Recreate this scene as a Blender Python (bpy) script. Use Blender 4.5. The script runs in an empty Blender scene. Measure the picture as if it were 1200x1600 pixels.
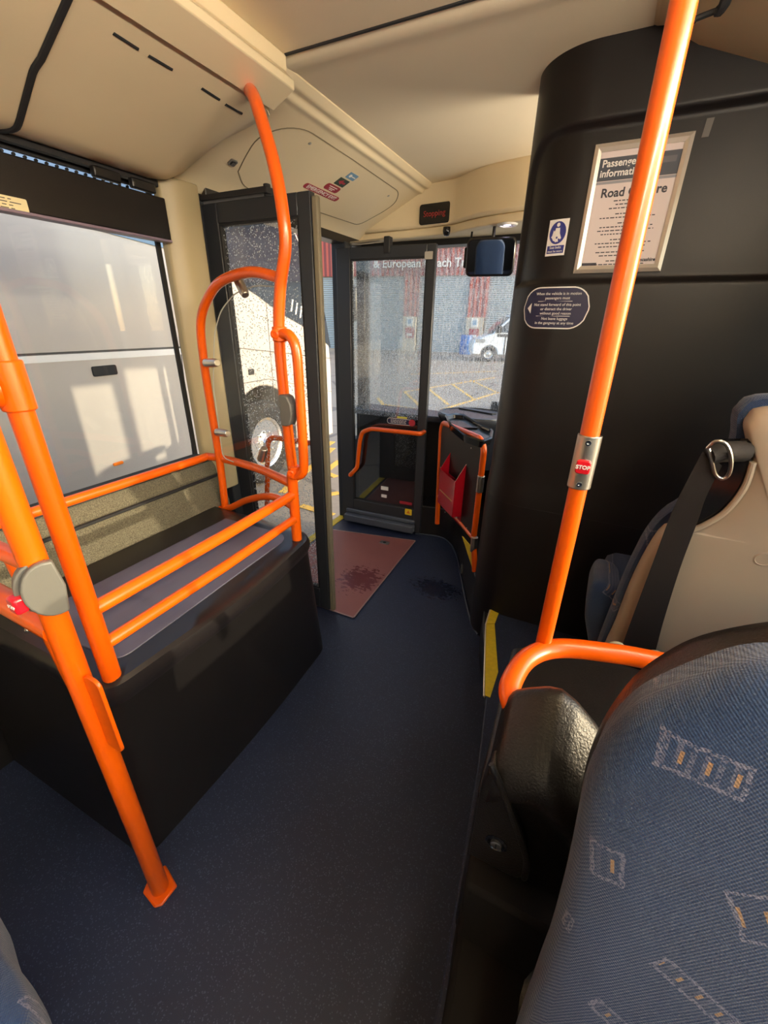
import bpy, bmesh, math, random
from mathutils import Vector, Matrix, noise
random.seed(7)
C = bpy.context.scene.collection
PI = math.pi

# ------------------------------------------------------------------ survey
# The bus is measured in metres: x to the driver's side, y to the front, z up from the floor.
F = 650.0; EYE = Vector((0, 0, 1.5))
_D = Vector((-25, 1420, F)).normalized()
_L = Vector((350, -290, F)); _L = (_L - _D*_L.dot(_D)).normalized()
_X = _D.cross(_L)
def ray(px, py):
    v = Vector((px-600, py-800, F)); return Vector((_X.dot(v), _L.dot(v), -_D.dot(v)))
def at(px, py, x=None, y=None, z=None):
    r = ray(px, py)
    if x is not None: t = (x-EYE.x)/r.x
    elif y is not None: t = (y-EYE.y)/r.y
    else: t = (z-EYE.z)/r.z
    return EYE + r*t
def onp(px, py, p, n):
    r = ray(px, py); n = Vector(n); return EYE + r*((Vector(p)-EYE).dot(n)/r.dot(n))

# ------------------------------------------------------------------ materials
def lin(c): return c/12.92 if c <= .04045 else ((c+.055)/1.055)**2.4
def rgb(r, g, b): return (lin(r/255), lin(g/255), lin(b/255), 1)
class NT:
    def __init__(s, name):
        s.m = bpy.data.materials.new(name); s.m.use_nodes = True
        s.t = s.m.node_tree; s.n = s.t.nodes; s.b = s.n['Principled BSDF']; s.o = s.n['Material Output']
    def new(s, ty, **k):
        n = s.n.new(ty)
        for a, v in k.items(): setattr(n, a, v)
        return n
    def link(s, a, b): s.t.links.new(a, b)
    def math(s, op, a, b=None, c=None, clamp=False):
        n = s.new('ShaderNodeMath', operation=op); n.use_clamp = clamp
        for i, v in enumerate((a, b, c)):
            if v is None: continue
            if isinstance(v, (int, float)): n.inputs[i].default_value = v
            else: s.link(v, n.inputs[i])
        return n.outputs[0]
    def coord(s, which='Object'):
        return s.new('ShaderNodeTexCoord').outputs[which]
    def pos(s): return s.new('ShaderNodeNewGeometry').outputs['Position']
    def noise(s, vec, scale, detail=3, rough=.5):
        n = s.new('ShaderNodeTexNoise'); n.inputs['Scale'].default_value = scale
        n.inputs['Detail'].default_value = detail; n.inputs['Roughness'].default_value = rough
        s.link(vec, n.inputs['Vector']); return n.outputs['Fac']
    def vor(s, vec, scale, feature='F1'):
        n = s.new('ShaderNodeTexVoronoi', feature=feature); n.inputs['Scale'].default_value = scale
        s.link(vec, n.inputs['Vector']); return n
    def scalev(s, vec, sc):
        n = s.new('ShaderNodeMapping'); n.inputs['Scale'].default_value = sc; s.link(vec, n.inputs['Vector']); return n.outputs[0]
    def ramp(s, fac, stops):
        n = s.new('ShaderNodeValToRGB'); e = n.color_ramp.elements
        while len(e) < len(stops): e.new(.5)
        for i, (p, c) in enumerate(stops):
            e[i].position = p; e[i].color = c if len(c) == 4 else (*c, 1)
        s.link(fac, n.inputs[0]); return n.outputs[0]
    def mix(s, fac, a, b):
        n = s.new('ShaderNodeMix', data_type='RGBA')
        for i, v in ((0, fac), (6, a), (7, b)):
            if isinstance(v, (int, float, tuple)): n.inputs[i].default_value = v
            else: s.link(v, n.inputs[i])
        return n.outputs[2]
    def bump(s, h, strength=.3, dist=.002):
        n = s.new('ShaderNodeBump'); n.inputs['Strength'].default_value = strength; n.inputs['Distance'].default_value = dist
        s.link(h, n.inputs['Height']); s.link(n.outputs[0], s.b.inputs['Normal']); return n.outputs[0]
    def base(s, v):
        if isinstance(v, tuple): s.b.inputs['Base Color'].default_value = v
        else: s.link(v, s.b.inputs['Base Color'])

def mat(name, col, rough=.5, metal=0, coat=0, spec=.5, grain=0, gscale=900, mottle=0, mscale=6, em=None, ems=0):
    k = NT(name); k.base(col); b = k.b.inputs
    b['Roughness'].default_value = rough; b['Metallic'].default_value = metal
    b['Coat Weight'].default_value = coat; b['Coat Roughness'].default_value = .08
    b['Specular IOR Level'].default_value = spec
    if mottle:
        f = k.noise(k.pos(), mscale, 5, .6)
        k.base(k.mix(f, tuple(c*(1-mottle) for c in col[:3])+(1,), tuple(min(1, c*(1+mottle)) for c in col[:3])+(1,)))
    if grain: k.bump(k.noise(k.pos(), gscale, 2), grain, .001)
    if em: b['Emission Color'].default_value = em; b['Emission Strength'].default_value = ems
    return k.m

M = {}
M['cream'] = mat('cream_plastic', rgb(226, 208, 170), .5, grain=.12, gscale=500, mottle=.04, mscale=3)
M['ceiling'] = mat('cream_ceiling', rgb(240, 225, 194), .65, grain=.2, gscale=260, mottle=.04, mscale=2)
M['pillar'] = mat('beige_pillar', rgb(164, 150, 116), .42, mottle=.04)
M['orange'] = mat('orange_powder_coat', rgb(226, 90, 3), .30, coat=.22, grain=.06, gscale=220)
M['black'] = mat('black_moulding', rgb(20, 18, 18), .36, grain=.35, gscale=700, mottle=.15, mscale=9)
M['black_soft'] = mat('satin_black_panel', rgb(20, 17, 17), .42, spec=.3, grain=.3, gscale=600, mottle=.1, mscale=2.5)
M['black_rough'] = mat('grained_black_shell', rgb(20, 17, 16), .40, grain=1.0, gscale=260)
M['black_gloss'] = mat('gloss_black', rgb(20, 21, 24), .15)
M['frame'] = mat('grey_black_aluminium', rgb(48, 51, 56), .4, metal=.25, grain=.1)
M['rubber'] = mat('rubber', rgb(24, 24, 26), .7)
M['steel'] = mat('brushed_steel', rgb(190, 185, 175), .28, metal=.95, grain=.2, gscale=300)
M['chrome'] = mat('chrome', rgb(225, 225, 225), .1, metal=1)
M['greyplastic'] = mat('grey_plastic', rgb(92, 92, 88), .45, grain=.15)
M['red'] = mat('red_plastic', rgb(200, 20, 35), .3, coat=.3)
M['redcard'] = mat('red_acrylic', rgb(185, 22, 40), .22, coat=.5)
M['matt'] = mat('matt_black_panel', rgb(14, 12, 12), .85, spec=.2)
M['yellow'] = mat('yellow_marking', rgb(214, 186, 40), .6, mottle=.25, mscale=60)
M['white'] = mat('white_print', rgb(232, 228, 220), .5)
M['paper'] = mat('poster_paper', rgb(214, 200, 196), .6)
M['ink'] = mat('dark_ink', rgb(50, 48, 58), .6)
M['navy'] = mat('navy_sticker', rgb(30, 30, 62), .4)
M['bluesign'] = mat('blue_sign', rgb(36, 44, 120), .4)
M['green'] = mat('dark_green_sticker', rgb(45, 62, 50), .5)
M['lightblue'] = mat('light_blue_sticker', rgb(110, 150, 180), .4)
M['crimson'] = mat('crimson_sticker', rgb(158, 38, 52), .4)
M['alu'] = mat('satin_aluminium', rgb(205, 195, 180), .35, metal=.55)
M['belt'] = mat('black_webbing', rgb(30, 26, 27), .75, grain=.6, gscale=500)
M['tan'] = mat('tan_plastic', rgb(186, 170, 148), .4, grain=.12, mottle=.04)
M['coachwhite'] = mat('white_coachwork', rgb(180, 174, 170), .3, coat=.3, mottle=.05, mscale=1.5)
M['coachseam'] = mat('dark_seam', rgb(70, 68, 66), .6)
M['coachglass'] = mat('tinted_coach_glass', rgb(84, 98, 118), .04, metal=.85)
M['tyre'] = mat('tyre_rubber', rgb(30, 30, 31), .85, mottle=.3, mscale=20)
M['alloy'] = mat('polished_alloy', rgb(215, 215, 215), .18, metal=.9)
M['amber'] = mat('amber_lens', rgb(235, 120, 20), .25)
M['vanwhite'] = mat('white_van_paint', rgb(225, 232, 240), .25, coat=.6)
M['vanglass'] = mat('van_glass', rgb(40, 60, 80), .05)
M['barrel'] = mat('blue_plastic', rgb(40, 105, 180), .45)
M['concrete'] = mat('pale_render', rgb(196, 182, 162), .8, mottle=.1, mscale=3)
M['greenbox'] = mat('dark_green_plastic', rgb(40, 70, 62), .5)
M['led'] = mat('lit_led', rgb(220, 205, 255), .3, em=(.8, .72, 1, 1), ems=12)
M['tube'] = mat('lit_saloon_tube', rgb(255, 240, 215), .4, em=(1, .88, .72, 1), ems=105)
M['ledred'] = mat('dim_red_leds', rgb(110, 20, 20), .5, em=(.8, .05, .03, 1), ems=.12)
M['yellowline'] = mat('yellow_road_paint', rgb(240, 184, 84), .8, mottle=.3, mscale=8)
M['dashblue'] = mat('dashboard_plastic', rgb(58, 62, 70), .2)

def m_floor():
    k = NT('blue_safety_flooring'); p = k.pos()
    sp = k.vor(p, 380).outputs['Color']
    sep = k.new('ShaderNodeSeparateColor'); k.link(sp, sep.inputs[0])
    fleck = k.math('GREATER_THAN', sep.outputs[0], .93)
    big = k.noise(p, 2.2, 4)
    c = k.mix(big, rgb(18, 26, 45), rgb(31, 42, 70))
    c = k.mix(k.math('MULTIPLY', fleck, .25), c, rgb(100, 110, 140))
    wet = None
    spots = [(-.64, 2.08, .26, .17), (-.78, 1.98, .065, .085), (-.5, 1.55, .06, .10), (-.72, 1.74, .07, .05), (-.45, 1.35, .09, .10), (-.72, 2.27, .06, .03), (-.7, 1.25, .07, .1)]
    amp = [1, .6, .5, .5, .45, .4, .3]
    dist = k.noise(k.scalev(p, (1, 1.6, 1)), 34, 5, .8)
    for (x, y, a, b), s in zip(spots, amp):
        v = k.new('ShaderNodeVectorMath', operation='SUBTRACT'); k.link(p, v.inputs[0]); v.inputs[1].default_value = (x, y, 0)
        l = k.new('ShaderNodeVectorMath', operation='LENGTH'); k.link(k.scalev(v.outputs[0], (1/a, 1/b, 0)), l.inputs[0])
        e = k.math('SUBTRACT', 1.0, l.outputs['Value'], clamp=True)
        e = k.math('MULTIPLY', k.math('GREATER_THAN', k.math('MULTIPLY_ADD', k.math('POWER', e, .5), .5, dist), 1.0 if s < 1 else .86), s)
        wet = e if wet is None else k.math('MAXIMUM', wet, e)
    k.base(k.mix(k.math('MULTIPLY', wet, .75), c, rgb(12, 18, 34)))
    r = k.math('SUBTRACT', k.math('MULTIPLY_ADD', big, .2, .42), k.math('MULTIPLY', wet, .25)); k.link(r, k.b.inputs['Roughness'])
    k.bump(k.noise(p, 600, 2), .25, .001)
    return k.m
M['floor'] = m_floor()

def m_hatch():
    k = NT('red_hatch_covering'); p = k.pos()
    big = k.noise(p, 5, 4); c = k.mix(big, rgb(120, 72, 70), rgb(138, 84, 80))
    v = k.new('ShaderNodeVectorMath', operation='SUBTRACT'); k.link(p, v.inputs[0]); v.inputs[1].default_value = (-1.1, 1.95, 0)
    l = k.new('ShaderNodeVectorMath', operation='LENGTH'); k.link(k.scalev(v.outputs[0], (4.2, 3.6, 0)), l.inputs[0])
    e = k.math('SUBTRACT', 1.0, l.outputs['Value'], clamp=True)
    e = k.math('GREATER_THAN', k.math('ADD', k.math('MULTIPLY', e, .5), k.noise(k.scalev(p, (24, 40, 1)), 1, 4, .65)), .78)
    k.base(k.mix(k.math('MULTIPLY', e, .75), c, rgb(78, 20, 26)))
    k.link(k.math('MULTIPLY_ADD', e, -.3, .55), k.b.inputs['Roughness'])
    k.bump(k.noise(p, 600, 2), .2, .001)
    return k.m
M['hatch'] = m_hatch()
def m_mat():
    k = NT('slate_blue_vinyl'); p = k.pos()
    st = k.noise(k.scalev(p, (14, 2, 1)), 1, 4, .7)
    k.base(k.mix(st, rgb(72, 72, 92), rgb(98, 96, 112))); k.b.inputs['Roughness'].default_value = .42
    k.bump(k.noise(p, 500, 2), .2, .001); return k.m
M['mat'] = m_mat()
def m_carpet():
    k = NT('grey_carpet_trim'); p = k.pos()
    n = k.noise(p, 260, 3, .8); k.base(k.ramp(n, [(.3, rgb(52, 50, 42)), (.7, rgb(128, 122, 100))])); k.b.inputs['Roughness'].default_value = .95
    k.bump(n, .9, .004); return k.m
M['carpet'] = m_carpet()
def m_asphalt():
    k = NT('worn_asphalt'); p = k.pos()
    a = k.noise(p, .35, 5, .65); b = k.noise(p, 18, 3, .7)
    c = k.mix(a, rgb(142, 130, 114), rgb(180, 166, 146)); c = k.mix(k.math('MULTIPLY', b, .5), c, rgb(110, 103, 95))
    cr = k.vor(p, .4, 'DISTANCE_TO_EDGE'); e = k.math('LESS_THAN', cr.outputs['Distance'], .012)
    k.base(k.mix(k.math('MULTIPLY', e, .5), c, rgb(60, 56, 54)))
    k.link(k.math('MULTIPLY_ADD', a, .5, .35), k.b.inputs['Roughness']); k.bump(b, .5, .01); return k.m
M['asphalt'] = m_asphalt()
def m_corr(name, c1, c2, horiz, pitch):
    k = NT(name); p = k.coord(); s = k.new('ShaderNodeSeparateXYZ'); k.link(p, s.inputs[0])
    w = k.math('SINE', k.math('MULTIPLY', s.outputs[2 if horiz else 0], 2*PI/pitch))
    f = k.math('MULTIPLY_ADD', w, .5, .5)
    k.base(k.mix(k.noise(p, .7, 4), c1, c2)); k.b.inputs['Roughness'].default_value = .55
    k.bump(f, 1, .05); return k.m
M['redclad'] = m_corr('red_corrugated_cladding', rgb(134, 54, 48), rgb(160, 80, 72), False, .33)
M['shutter'] = m_corr('grey_roller_shutter', rgb(168, 176, 178), rgb(186, 192, 192), True, .12)

MOTIFS = []
def m_moquette(name, motifs, ax='xz', tint=1.0):
    k = NT(name); p = k.pos(); s = k.new('ShaderNodeSeparateXYZ'); k.link(p, s.inputs[0])
    u = s.outputs['XYZ'.index(ax[0].upper())]; v = s.outputs['XYZ'.index(ax[1].upper())]
    fine = k.noise(p, 420, 3, .7); big = k.noise(p, 12, 4, .6)
    c = k.mix(big, rgb(13, 36, 74), rgb(22, 54, 100)); c = k.mix(k.math('MULTIPLY', fine, .5), c, rgb(40, 74, 118))
    rib = k.math('SINE', k.math('MULTIPLY', k.math('ADD', u, k.math('MULTIPLY', v, .25)), 2*PI/.0042))
    rv = k.math('SINE', k.math('MULTIPLY', v, 2*PI/.005))
    weave = k.math('MULTIPLY_ADD', k.math('MULTIPLY', rib, rv), .5, .5)
    c = k.mix(k.math('MULTIPLY', weave, .3), c, rgb(12, 28, 58))
    speck = k.math('GREATER_THAN', k.noise(p, 330, 2, .8), .47)
    tot = None; inn = None
    for (cu, cv, hu, hv, rot, fill) in motifs:
        du = k.math('SUBTRACT', u, cu); dv = k.math('SUBTRACT', v, cv)
        cr, sr = math.cos(rot), math.sin(rot)
        a = k.math('ADD', k.math('MULTIPLY', du, cr), k.math('MULTIPLY', dv, sr))
        b = k.math('SUBTRACT', k.math('MULTIPLY', dv, cr), k.math('MULTIPLY', du, sr))
        wob = k.math('MULTIPLY_ADD', k.noise(p, 90, 2), .006, -.003)
        sd = k.math('ADD', k.math('MAXIMUM', k.math('SUBTRACT', k.math('ABSOLUTE', a), hu), k.math('SUBTRACT', k.math('ABSOLUTE', b), hv)), wob)
        ring = k.math('LESS_THAN', k.math('ABSOLUTE', sd), .0022)
        ins = k.math('LESS_THAN', sd, -.002)
        ring = k.math('MAXIMUM', ring, k.math('MULTIPLY', ins, k.math('MULTIPLY', fill, k.math('GREATER_THAN', k.math('SINE', k.math('MULTIPLY', a, 2*PI/.011)), .2))))
        sq = k.math('MULTIPLY', ins, k.math('MULTIPLY', k.math('GREATER_THAN', k.math('SINE', k.math('MULTIPLY', a, 2*PI/.022)), .86), k.math('LESS_THAN', k.math('ABSOLUTE', b), hv*.42)))
        tot = ring if tot is None else k.math('MAXIMUM', tot, ring)
        inn = sq if inn is None else k.math('MAXIMUM', inn, sq)
    if tot is not None:
        c = k.mix(k.math('MULTIPLY', k.math('MULTIPLY', tot, speck), .65), c, rgb(128, 128, 152))
        c = k.mix(k.math('MULTIPLY', inn, .8), c, rgb(170, 132, 92))
    k.base(c); k.b.inputs['Roughness'].default_value = .95
    k.b.inputs['Sheen Weight'].default_value = .25
    h = k.math('ADD', k.math('MULTIPLY', weave, .7), fine)
    k.bump(h, .8, .0018); return k.m

def m_glass(name, refl=1.0, drops=0, streak=0, tint=(1, 1, 1, 1), scale=260, zmin=None):
    k = NT(name); t = k.t; k.n.remove(k.b)
    tr = k.new('ShaderNodeBsdfTransparent'); tr.inputs[0].default_value = tint
    gl = k.new('ShaderNodeBsdfGlossy'); gl.inputs['Roughness'].default_value = .0
    geo = k.new('ShaderNodeNewGeometry'); dt = k.new('ShaderNodeVectorMath', operation='DOT_PRODUCT')
    k.link(geo.outputs['Normal'], dt.inputs[0]); k.link(geo.outputs['Incoming'], dt.inputs[1])
    c1 = k.math('SUBTRACT', 1.0, k.math('ABSOLUTE', dt.outputs['Value']), clamp=True)
    fr = k.math('MULTIPLY_ADD', k.math('POWER', c1, 5), .95, .045)
    mx = k.new('ShaderNodeMixShader'); k.link(k.math('MULTIPLY', fr, refl, clamp=True), mx.inputs[0])
    k.link(tr.outputs[0], mx.inputs[1]); k.link(gl.outputs[0], mx.inputs[2]); out = mx.outputs[0]
    if drops or streak:
        p = k.pos()
        v = k.vor(p, scale); sep = k.new('ShaderNodeSeparateColor'); k.link(v.outputs['Color'], sep.inputs[0])
        big = k.noise(p, 7, 3)
        den = k.math('MULTIPLY', drops, k.math('MULTIPLY_ADD', big, 1.2, .4))
        on = k.math('MULTIPLY', k.math('LESS_THAN', sep.outputs[0], den), k.math('LESS_THAN', v.outputs['Distance'], k.math('MULTIPLY_ADD', sep.outputs[1], .35, .12)))
        if streak:
            st = k.noise(k.scalev(p, (150, 150, 14)), 1, 3, .7)
            on = k.math('MAXIMUM', on, k.math('MULTIPLY', k.math('GREATER_THAN', st, .52), streak))
        if zmin is not None:
            sx = k.new('ShaderNodeSeparateXYZ'); k.link(p, sx.inputs[0]); on = k.math('MULTIPLY', on, k.math('MULTIPLY_ADD', k.math('GREATER_THAN', sx.outputs[2], zmin), .9, .06))
        df = k.new('ShaderNodeBsdfTranslucent'); df.inputs[0].default_value = (.8, .84, .88, 1)
        d2 = k.new('ShaderNodeBsdfDiffuse'); d2.inputs[0].default_value = (.75, .78, .8, 1)
        m3 = k.new('ShaderNodeMixShader'); m3.inputs[0].default_value = .4; k.link(df.outputs[0], m3.inputs[1]); k.link(d2.outputs[0], m3.inputs[2])
        m2 = k.new('ShaderNodeMixShader'); k.link(on, m2.inputs[0]); k.link(out, m2.inputs[1]); k.link(m3.outputs[0], m2.inputs[2]); out = m2.outputs[0]
    k.link(out, k.o.inputs[0]); return k.m
M['glass'] = m_glass('side_window_glass', .7, tint=(.96, .97, .96, 1))
M['screen'] = m_glass('windscreen_glass', .8, .45, .32, (.97, .98, .98, 1))
M['leafwet'] = m_glass('wet_door_glass', 1.2, .42, .0, (.95, .96, .96, 1), 125)
M['leaffar'] = m_glass('misted_door_glass', 3.0, .35, .16, (.93, .95, .95, 1), 260, .885)
M['perspex'] = m_glass('clear_acrylic', .8)

# ------------------------------------------------------------------ mesh builder
def V(*a): return Vector(a)
def worldloc(o):
    v = Vector((0, 0, 0))
    while o: v += o.location; o = o.parent
    return v
def fillet(pts, r, n=7):
    pts = [Vector(p) for p in pts]
    if not isinstance(r, (list, tuple)): r = [r]*len(pts)
    out = [pts[0]]
    for i in range(1, len(pts)-1):
        a, b, c = pts[i-1], pts[i], pts[i+1]; rr = r[i]
        d1 = (a-b); d2 = (c-b); l = min(rr, d1.length*.49, d2.length*.49)
        if l < 1e-4: out.append(b); continue
        p, q = b+d1.normalized()*l, b+d2.normalized()*l
        for j in range(n+1):
            t = j/n; out.append(p*(1-t)**2 + b*2*t*(1-t) + q*t*t)
    out.append(pts[-1]); return out
def smoothpath(pts, n=8):
    P = [Vector(p) for p in pts]; out = []
    for i in range(len(P)-1):
        p0 = P[max(i-1, 0)]; p1 = P[i]; p2 = P[i+1]; p3 = P[min(i+2, len(P)-1)]
        for j in range(n):
            t = j/n; out.append(.5*((2*p1)+(p2-p0)*t+(2*p0-5*p1+4*p2-p3)*t*t+(3*p1-p0-3*p2+p3)*t**3))
    out.append(P[-1]); return out
class MB:
    def __init__(s): s.bm = bmesh.new()
    def face(s, vs):
        try: return s.bm.faces.new(vs)
        except ValueError: return None
    def hexa(s, o, ex, ey, ez):
        o, ex, ey, ez = Vector(o), Vector(ex), Vector(ey), Vector(ez)
        v = [s.bm.verts.new(o+ex*a+ey*b+ez*c) for c in (0, 1) for b in (0, 1) for a in (0, 1)]
        for f in ((0, 2, 3, 1), (4, 5, 7, 6), (0, 1, 5, 4), (2, 6, 7, 3), (0, 4, 6, 2), (1, 3, 7, 5)): s.face([v[i] for i in f])
        return s
    def box(s, a, b):
        a, b = Vector(a), Vector(b)
        lo = Vector([min(a[i], b[i]) for i in range(3)]); hi = Vector([max(a[i], b[i]) for i in range(3)]); d = hi-lo
        return s.hexa(lo, (d.x, 0, 0), (0, d.y, 0), (0, 0, d.z))
    def rings(s, rings, close=True, cap=True):
        R = [[s.bm.verts.new(p) for p in r] for r in rings]; n = len(R[0])
        for i in range(len(R)-1):
            for j in range(n if close else n-1):
                k = (j+1) % n; s.face([R[i][j], R[i][k], R[i+1][k], R[i+1][j]])
        if cap and close: s.face(R[0][::-1]); s.face(R[-1])
        return s
    def tube(s, pts, r, seg=14):
        pts = [Vector(p) for p in pts]; rr = r if isinstance(r, (list, tuple)) else [r]*len(pts)
        rings = []; nrm = None
        for i, p in enumerate(pts):
            t = (pts[min(i+1, len(pts)-1)]-pts[max(i-1, 0)]).normalized()
            if nrm is None: nrm = t.orthogonal().normalized()
            nrm = (nrm - t*nrm.dot(t)).normalized(); b = t.cross(nrm)
            rings.append([p+(nrm*math.cos(2*PI*j/seg)+b*math.sin(2*PI*j/seg))*rr[i] for j in range(seg)])
        return s.rings(rings)
    def cyl(s, a, b, r, seg=20, r2=None): return s.tube([a, b], [r, r if r2 is None else r2], seg)
    def lathe(s, c, axis, prof, seg=32):
        c, axis = Vector(c), Vector(axis).normalized(); u = axis.orthogonal().normalized(); v = axis.cross(u)
        return s.rings([[c+axis*h+(u*math.cos(2*PI*j/seg)+v*math.sin(2*PI*j/seg))*max(r, 1e-4) for j in range(seg)] for r, h in prof])
    def prism(s, poly, f, d0, d1):
        """poly of (u,v); f(u,v,w) -> point; extruded w from d0 to d1"""
        a = [s.bm.verts.new(f(u, v, d0)) for u, v in poly]; b = [s.bm.verts.new(f(u, v, d1)) for u, v in poly]; n = len(poly)
        s.face(a[::-1]); s.face(b)
        for i in range(n): j = (i+1) % n; s.face([a[i], a[j], b[j], b[i]])
        return s
    def grid(s, fn, nu, nv, thick=None):
        G = [[s.bm.verts.new(fn(i/nu, j/nv)) for j in range(nv+1)] for i in range(nu+1)]
        for i in range(nu):
            for j in range(nv): s.face([G[i][j], G[i+1][j], G[i+1][j+1], G[i][j+1]])
        return s
    def pillow(s, outline, f, prof):
        """outline (u,v) loop; prof list of (scale, w)"""
        cx = sum(p[0] for p in outline)/len(outline); cy = sum(p[1] for p in outline)/len(outline)
        return s.rings([[f(cx+(u-cx)*k, cy+(v-cy)*k, w) for u, v in outline] for k, w in prof])
    def build(s, name, m, parent=None, bevel=0, bseg=2, smooth=35, base=None, solid=0):
        bm = s.bm; bmesh.ops.recalc_face_normals(bm, faces=bm.faces[:])
        me = bpy.data.meshes.new(name)
        o = bpy.data.objects.new(name, me); C.objects.link(o)
        if parent is not None:
            off = worldloc(parent); o.parent = parent
        else:
            xs = [v.co for v in bm.verts]
            if base is not None: off = Vector(base)
            else:
                off = Vector(((min(v.x for v in xs)+max(v.x for v in xs))/2, (min(v.y for v in xs)+max(v.y for v in xs))/2, min(v.z for v in xs)))
            o.location = off
        bmesh.ops.translate(bm, verts=bm.verts[:], vec=-off)
        bm.to_mesh(me); bm.free()
        me.materials.append(M[m] if isinstance(m, str) else m)
        if smooth:
            me.shade_smooth(); me.set_sharp_from_angle(angle=math.radians(smooth))
        if solid:
            md = o.modifiers.new('s', 'SOLIDIFY'); md.thickness = solid; md.offset = -1
        if bevel:
            md = o.modifiers.new('b', 'BEVEL'); md.width = bevel; md.segments = bseg; md.limit_method = 'ANGLE'; md.angle_limit = math.radians(38)
            md.harden_normals = False
        return o
def tag(o, label=None, cat=None, group=None, kind=None):
    if label: o['label'] = label
    if cat: o['category'] = cat
    if group: o['group'] = group
    if kind: o['kind'] = kind
    return o
def thing(name, loc, label, cat, group=None):
    o = bpy.data.objects.new(name, None); C.objects.link(o); o.location = loc; o.empty_display_size = .1
    return tag(o, label, cat, group)
def struct(o): o['kind'] = 'structure'; return o
def text(body, f, size, m, name='lettering', parent=None, align='CENTER', depth=.0006, bold=0):
    """lettering mapped by f(u,v,w); u to the reader's right"""
    cu = bpy.data.curves.new('t', 'FONT'); cu.body = body; cu.size = size; cu.align_x = align; cu.align_y = 'CENTER'; cu.extrude = depth; cu.offset = bold; cu.resolution_u = 3
    to = bpy.data.objects.new('t', cu); C.objects.link(to)
    dg = bpy.context.evaluated_depsgraph_get(); me = bpy.data.meshes.new_from_object(to.evaluated_get(dg))
    bpy.data.objects.remove(to)
    mb = MB(); mb.bm.from_mesh(me); bpy.data.meshes.remove(me)
    for v in mb.bm.verts: v.co = f(v.co.x, v.co.y, v.co.z+depth)
    return mb
def rrect(w, h, r, n=5, cx=0, cy=0):
    pts = []
    for qx, qy, a0 in ((1, 1, 0), (-1, 1, 90), (-1, -1, 180), (1, -1, 270)):
        for i in range(n+1):
            a = math.radians(a0+90*i/n); pts.append((cx+qx*(w/2-r)+r*math.cos(a), cy+qy*(h/2-r)+r*math.sin(a)))
    return pts
def plane_map(o, eu, ev, en):
    o, eu, ev, en = Vector(o), Vector(eu), Vector(ev), Vector(en)
    return lambda u, v, w=0: o+eu*u+ev*v+en*w
XB = lambda y: (lambda u, v, w=0: Vector((u, y-w, v)))      # faces the rear

# ================================================================== THE SHELL
XL, XR = -1.68, .86; ZC = 2.25; YF = 3.12; YR = -7.0; G = -.35
# floor with platform riser
struct(MB().prism([(XL-.03, YR), (XR, YR), (XR, YF), (XL-.03, YF)], lambda u, v, w: V(u, v, w), -.06, 0).build('floor', 'floor'))
# raised seat platform on the driver's side
plat = [(-.245, 1.82), (-.235, 1.64), (-.14, 1.22), (-.10, .95), (-.04, .40), (-.02, -3), (XR, -3), (XR, 1.82)]
base = [(-.29, 1.80), (-.245, 1.60), (-.155, 1.36), (-.11, 1.12), (-.08, .85), (-.02, .42)]
mb = MB(); mb.prism(plat, lambda u, v, w: V(u, v, w), .17, .2); o = mb.build('floor', 'floor', bevel=.004); struct(o)
b2 = base + [(0, -3), (XR, -3), (XR, 1.80)]
struct(MB().prism(fillet([(*p, 0) for p in b2], .05, 3) and [(p.x, p.y) for p in fillet([(*p, 0) for p in b2], .06, 3)], lambda u, v, w: V(u, v, w), .0, .17).build('trim_1', 'black', bevel=.006))

# left wall: lower skin, header, pillars
mb = MB(); mb.box((XL-.07, YR, G+.05), (XL+.02, 1.50, .84)); mb.box((XL-.07, YR, 1.97), (XL+.02, YF, 2.34))
for y in (-1.45, -3.1, -4.8, -6.6): mb.box((XL-.07, y-.05, .84), (XL+.02, y+.05, 1.97))
struct(mb.build('wall_left', 'black'))
# carpeted ledge under the window
prof = [(-1.67, .60), (-1.67, .885), (-1.60, .90), (-1.555, .895), (-1.535, .87), (-1.53, .835), (-1.515, .83), (-1.475, .71), (-1.475, .60)]
struct(MB().prism(prof, lambda u, v, w: V(u, w, v), -3.0, 1.34).build('trim_2', 'carpet', bevel=.006))
mb = MB(); mb.box((-1.518, -3, .826), (-1.505, 1.338, .838)); mb.box((-1.655, -3, .880), (-1.575, 1.338, .912)); mb.box((-1.57, -3, .885), (-1.556, 1.338, .902)); struct(mb.build('trim_3', 'rubber', bevel=.003))
# beige pillar ahead of the window
mb = MB()
pp = [(XL+.0, 1.375), (-1.645, 1.375), (-1.615, 1.405), (-1.60, 1.45), (-1.595, 1.50), (-1.60, 1.53), (XL, 1.53)]
mb.prism(pp, lambda u, v, w: V(u, v, w), .70, 1.99); struct(mb.build('trim_4', 'pillar', bevel=.008, bseg=3))
# roof and ceiling panels
mb = MB(); mb.box((XL-.05, YR, 2.36), (XR+.05, YF+.1, 2.42)); struct(mb.build('roof', 'coachwhite'))
mb = MB(); mb.box((-1.13, YR, ZC+.004), (-.05, 1.45, ZC+.05)); struct(mb.build('ceiling', 'ceiling'))
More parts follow.
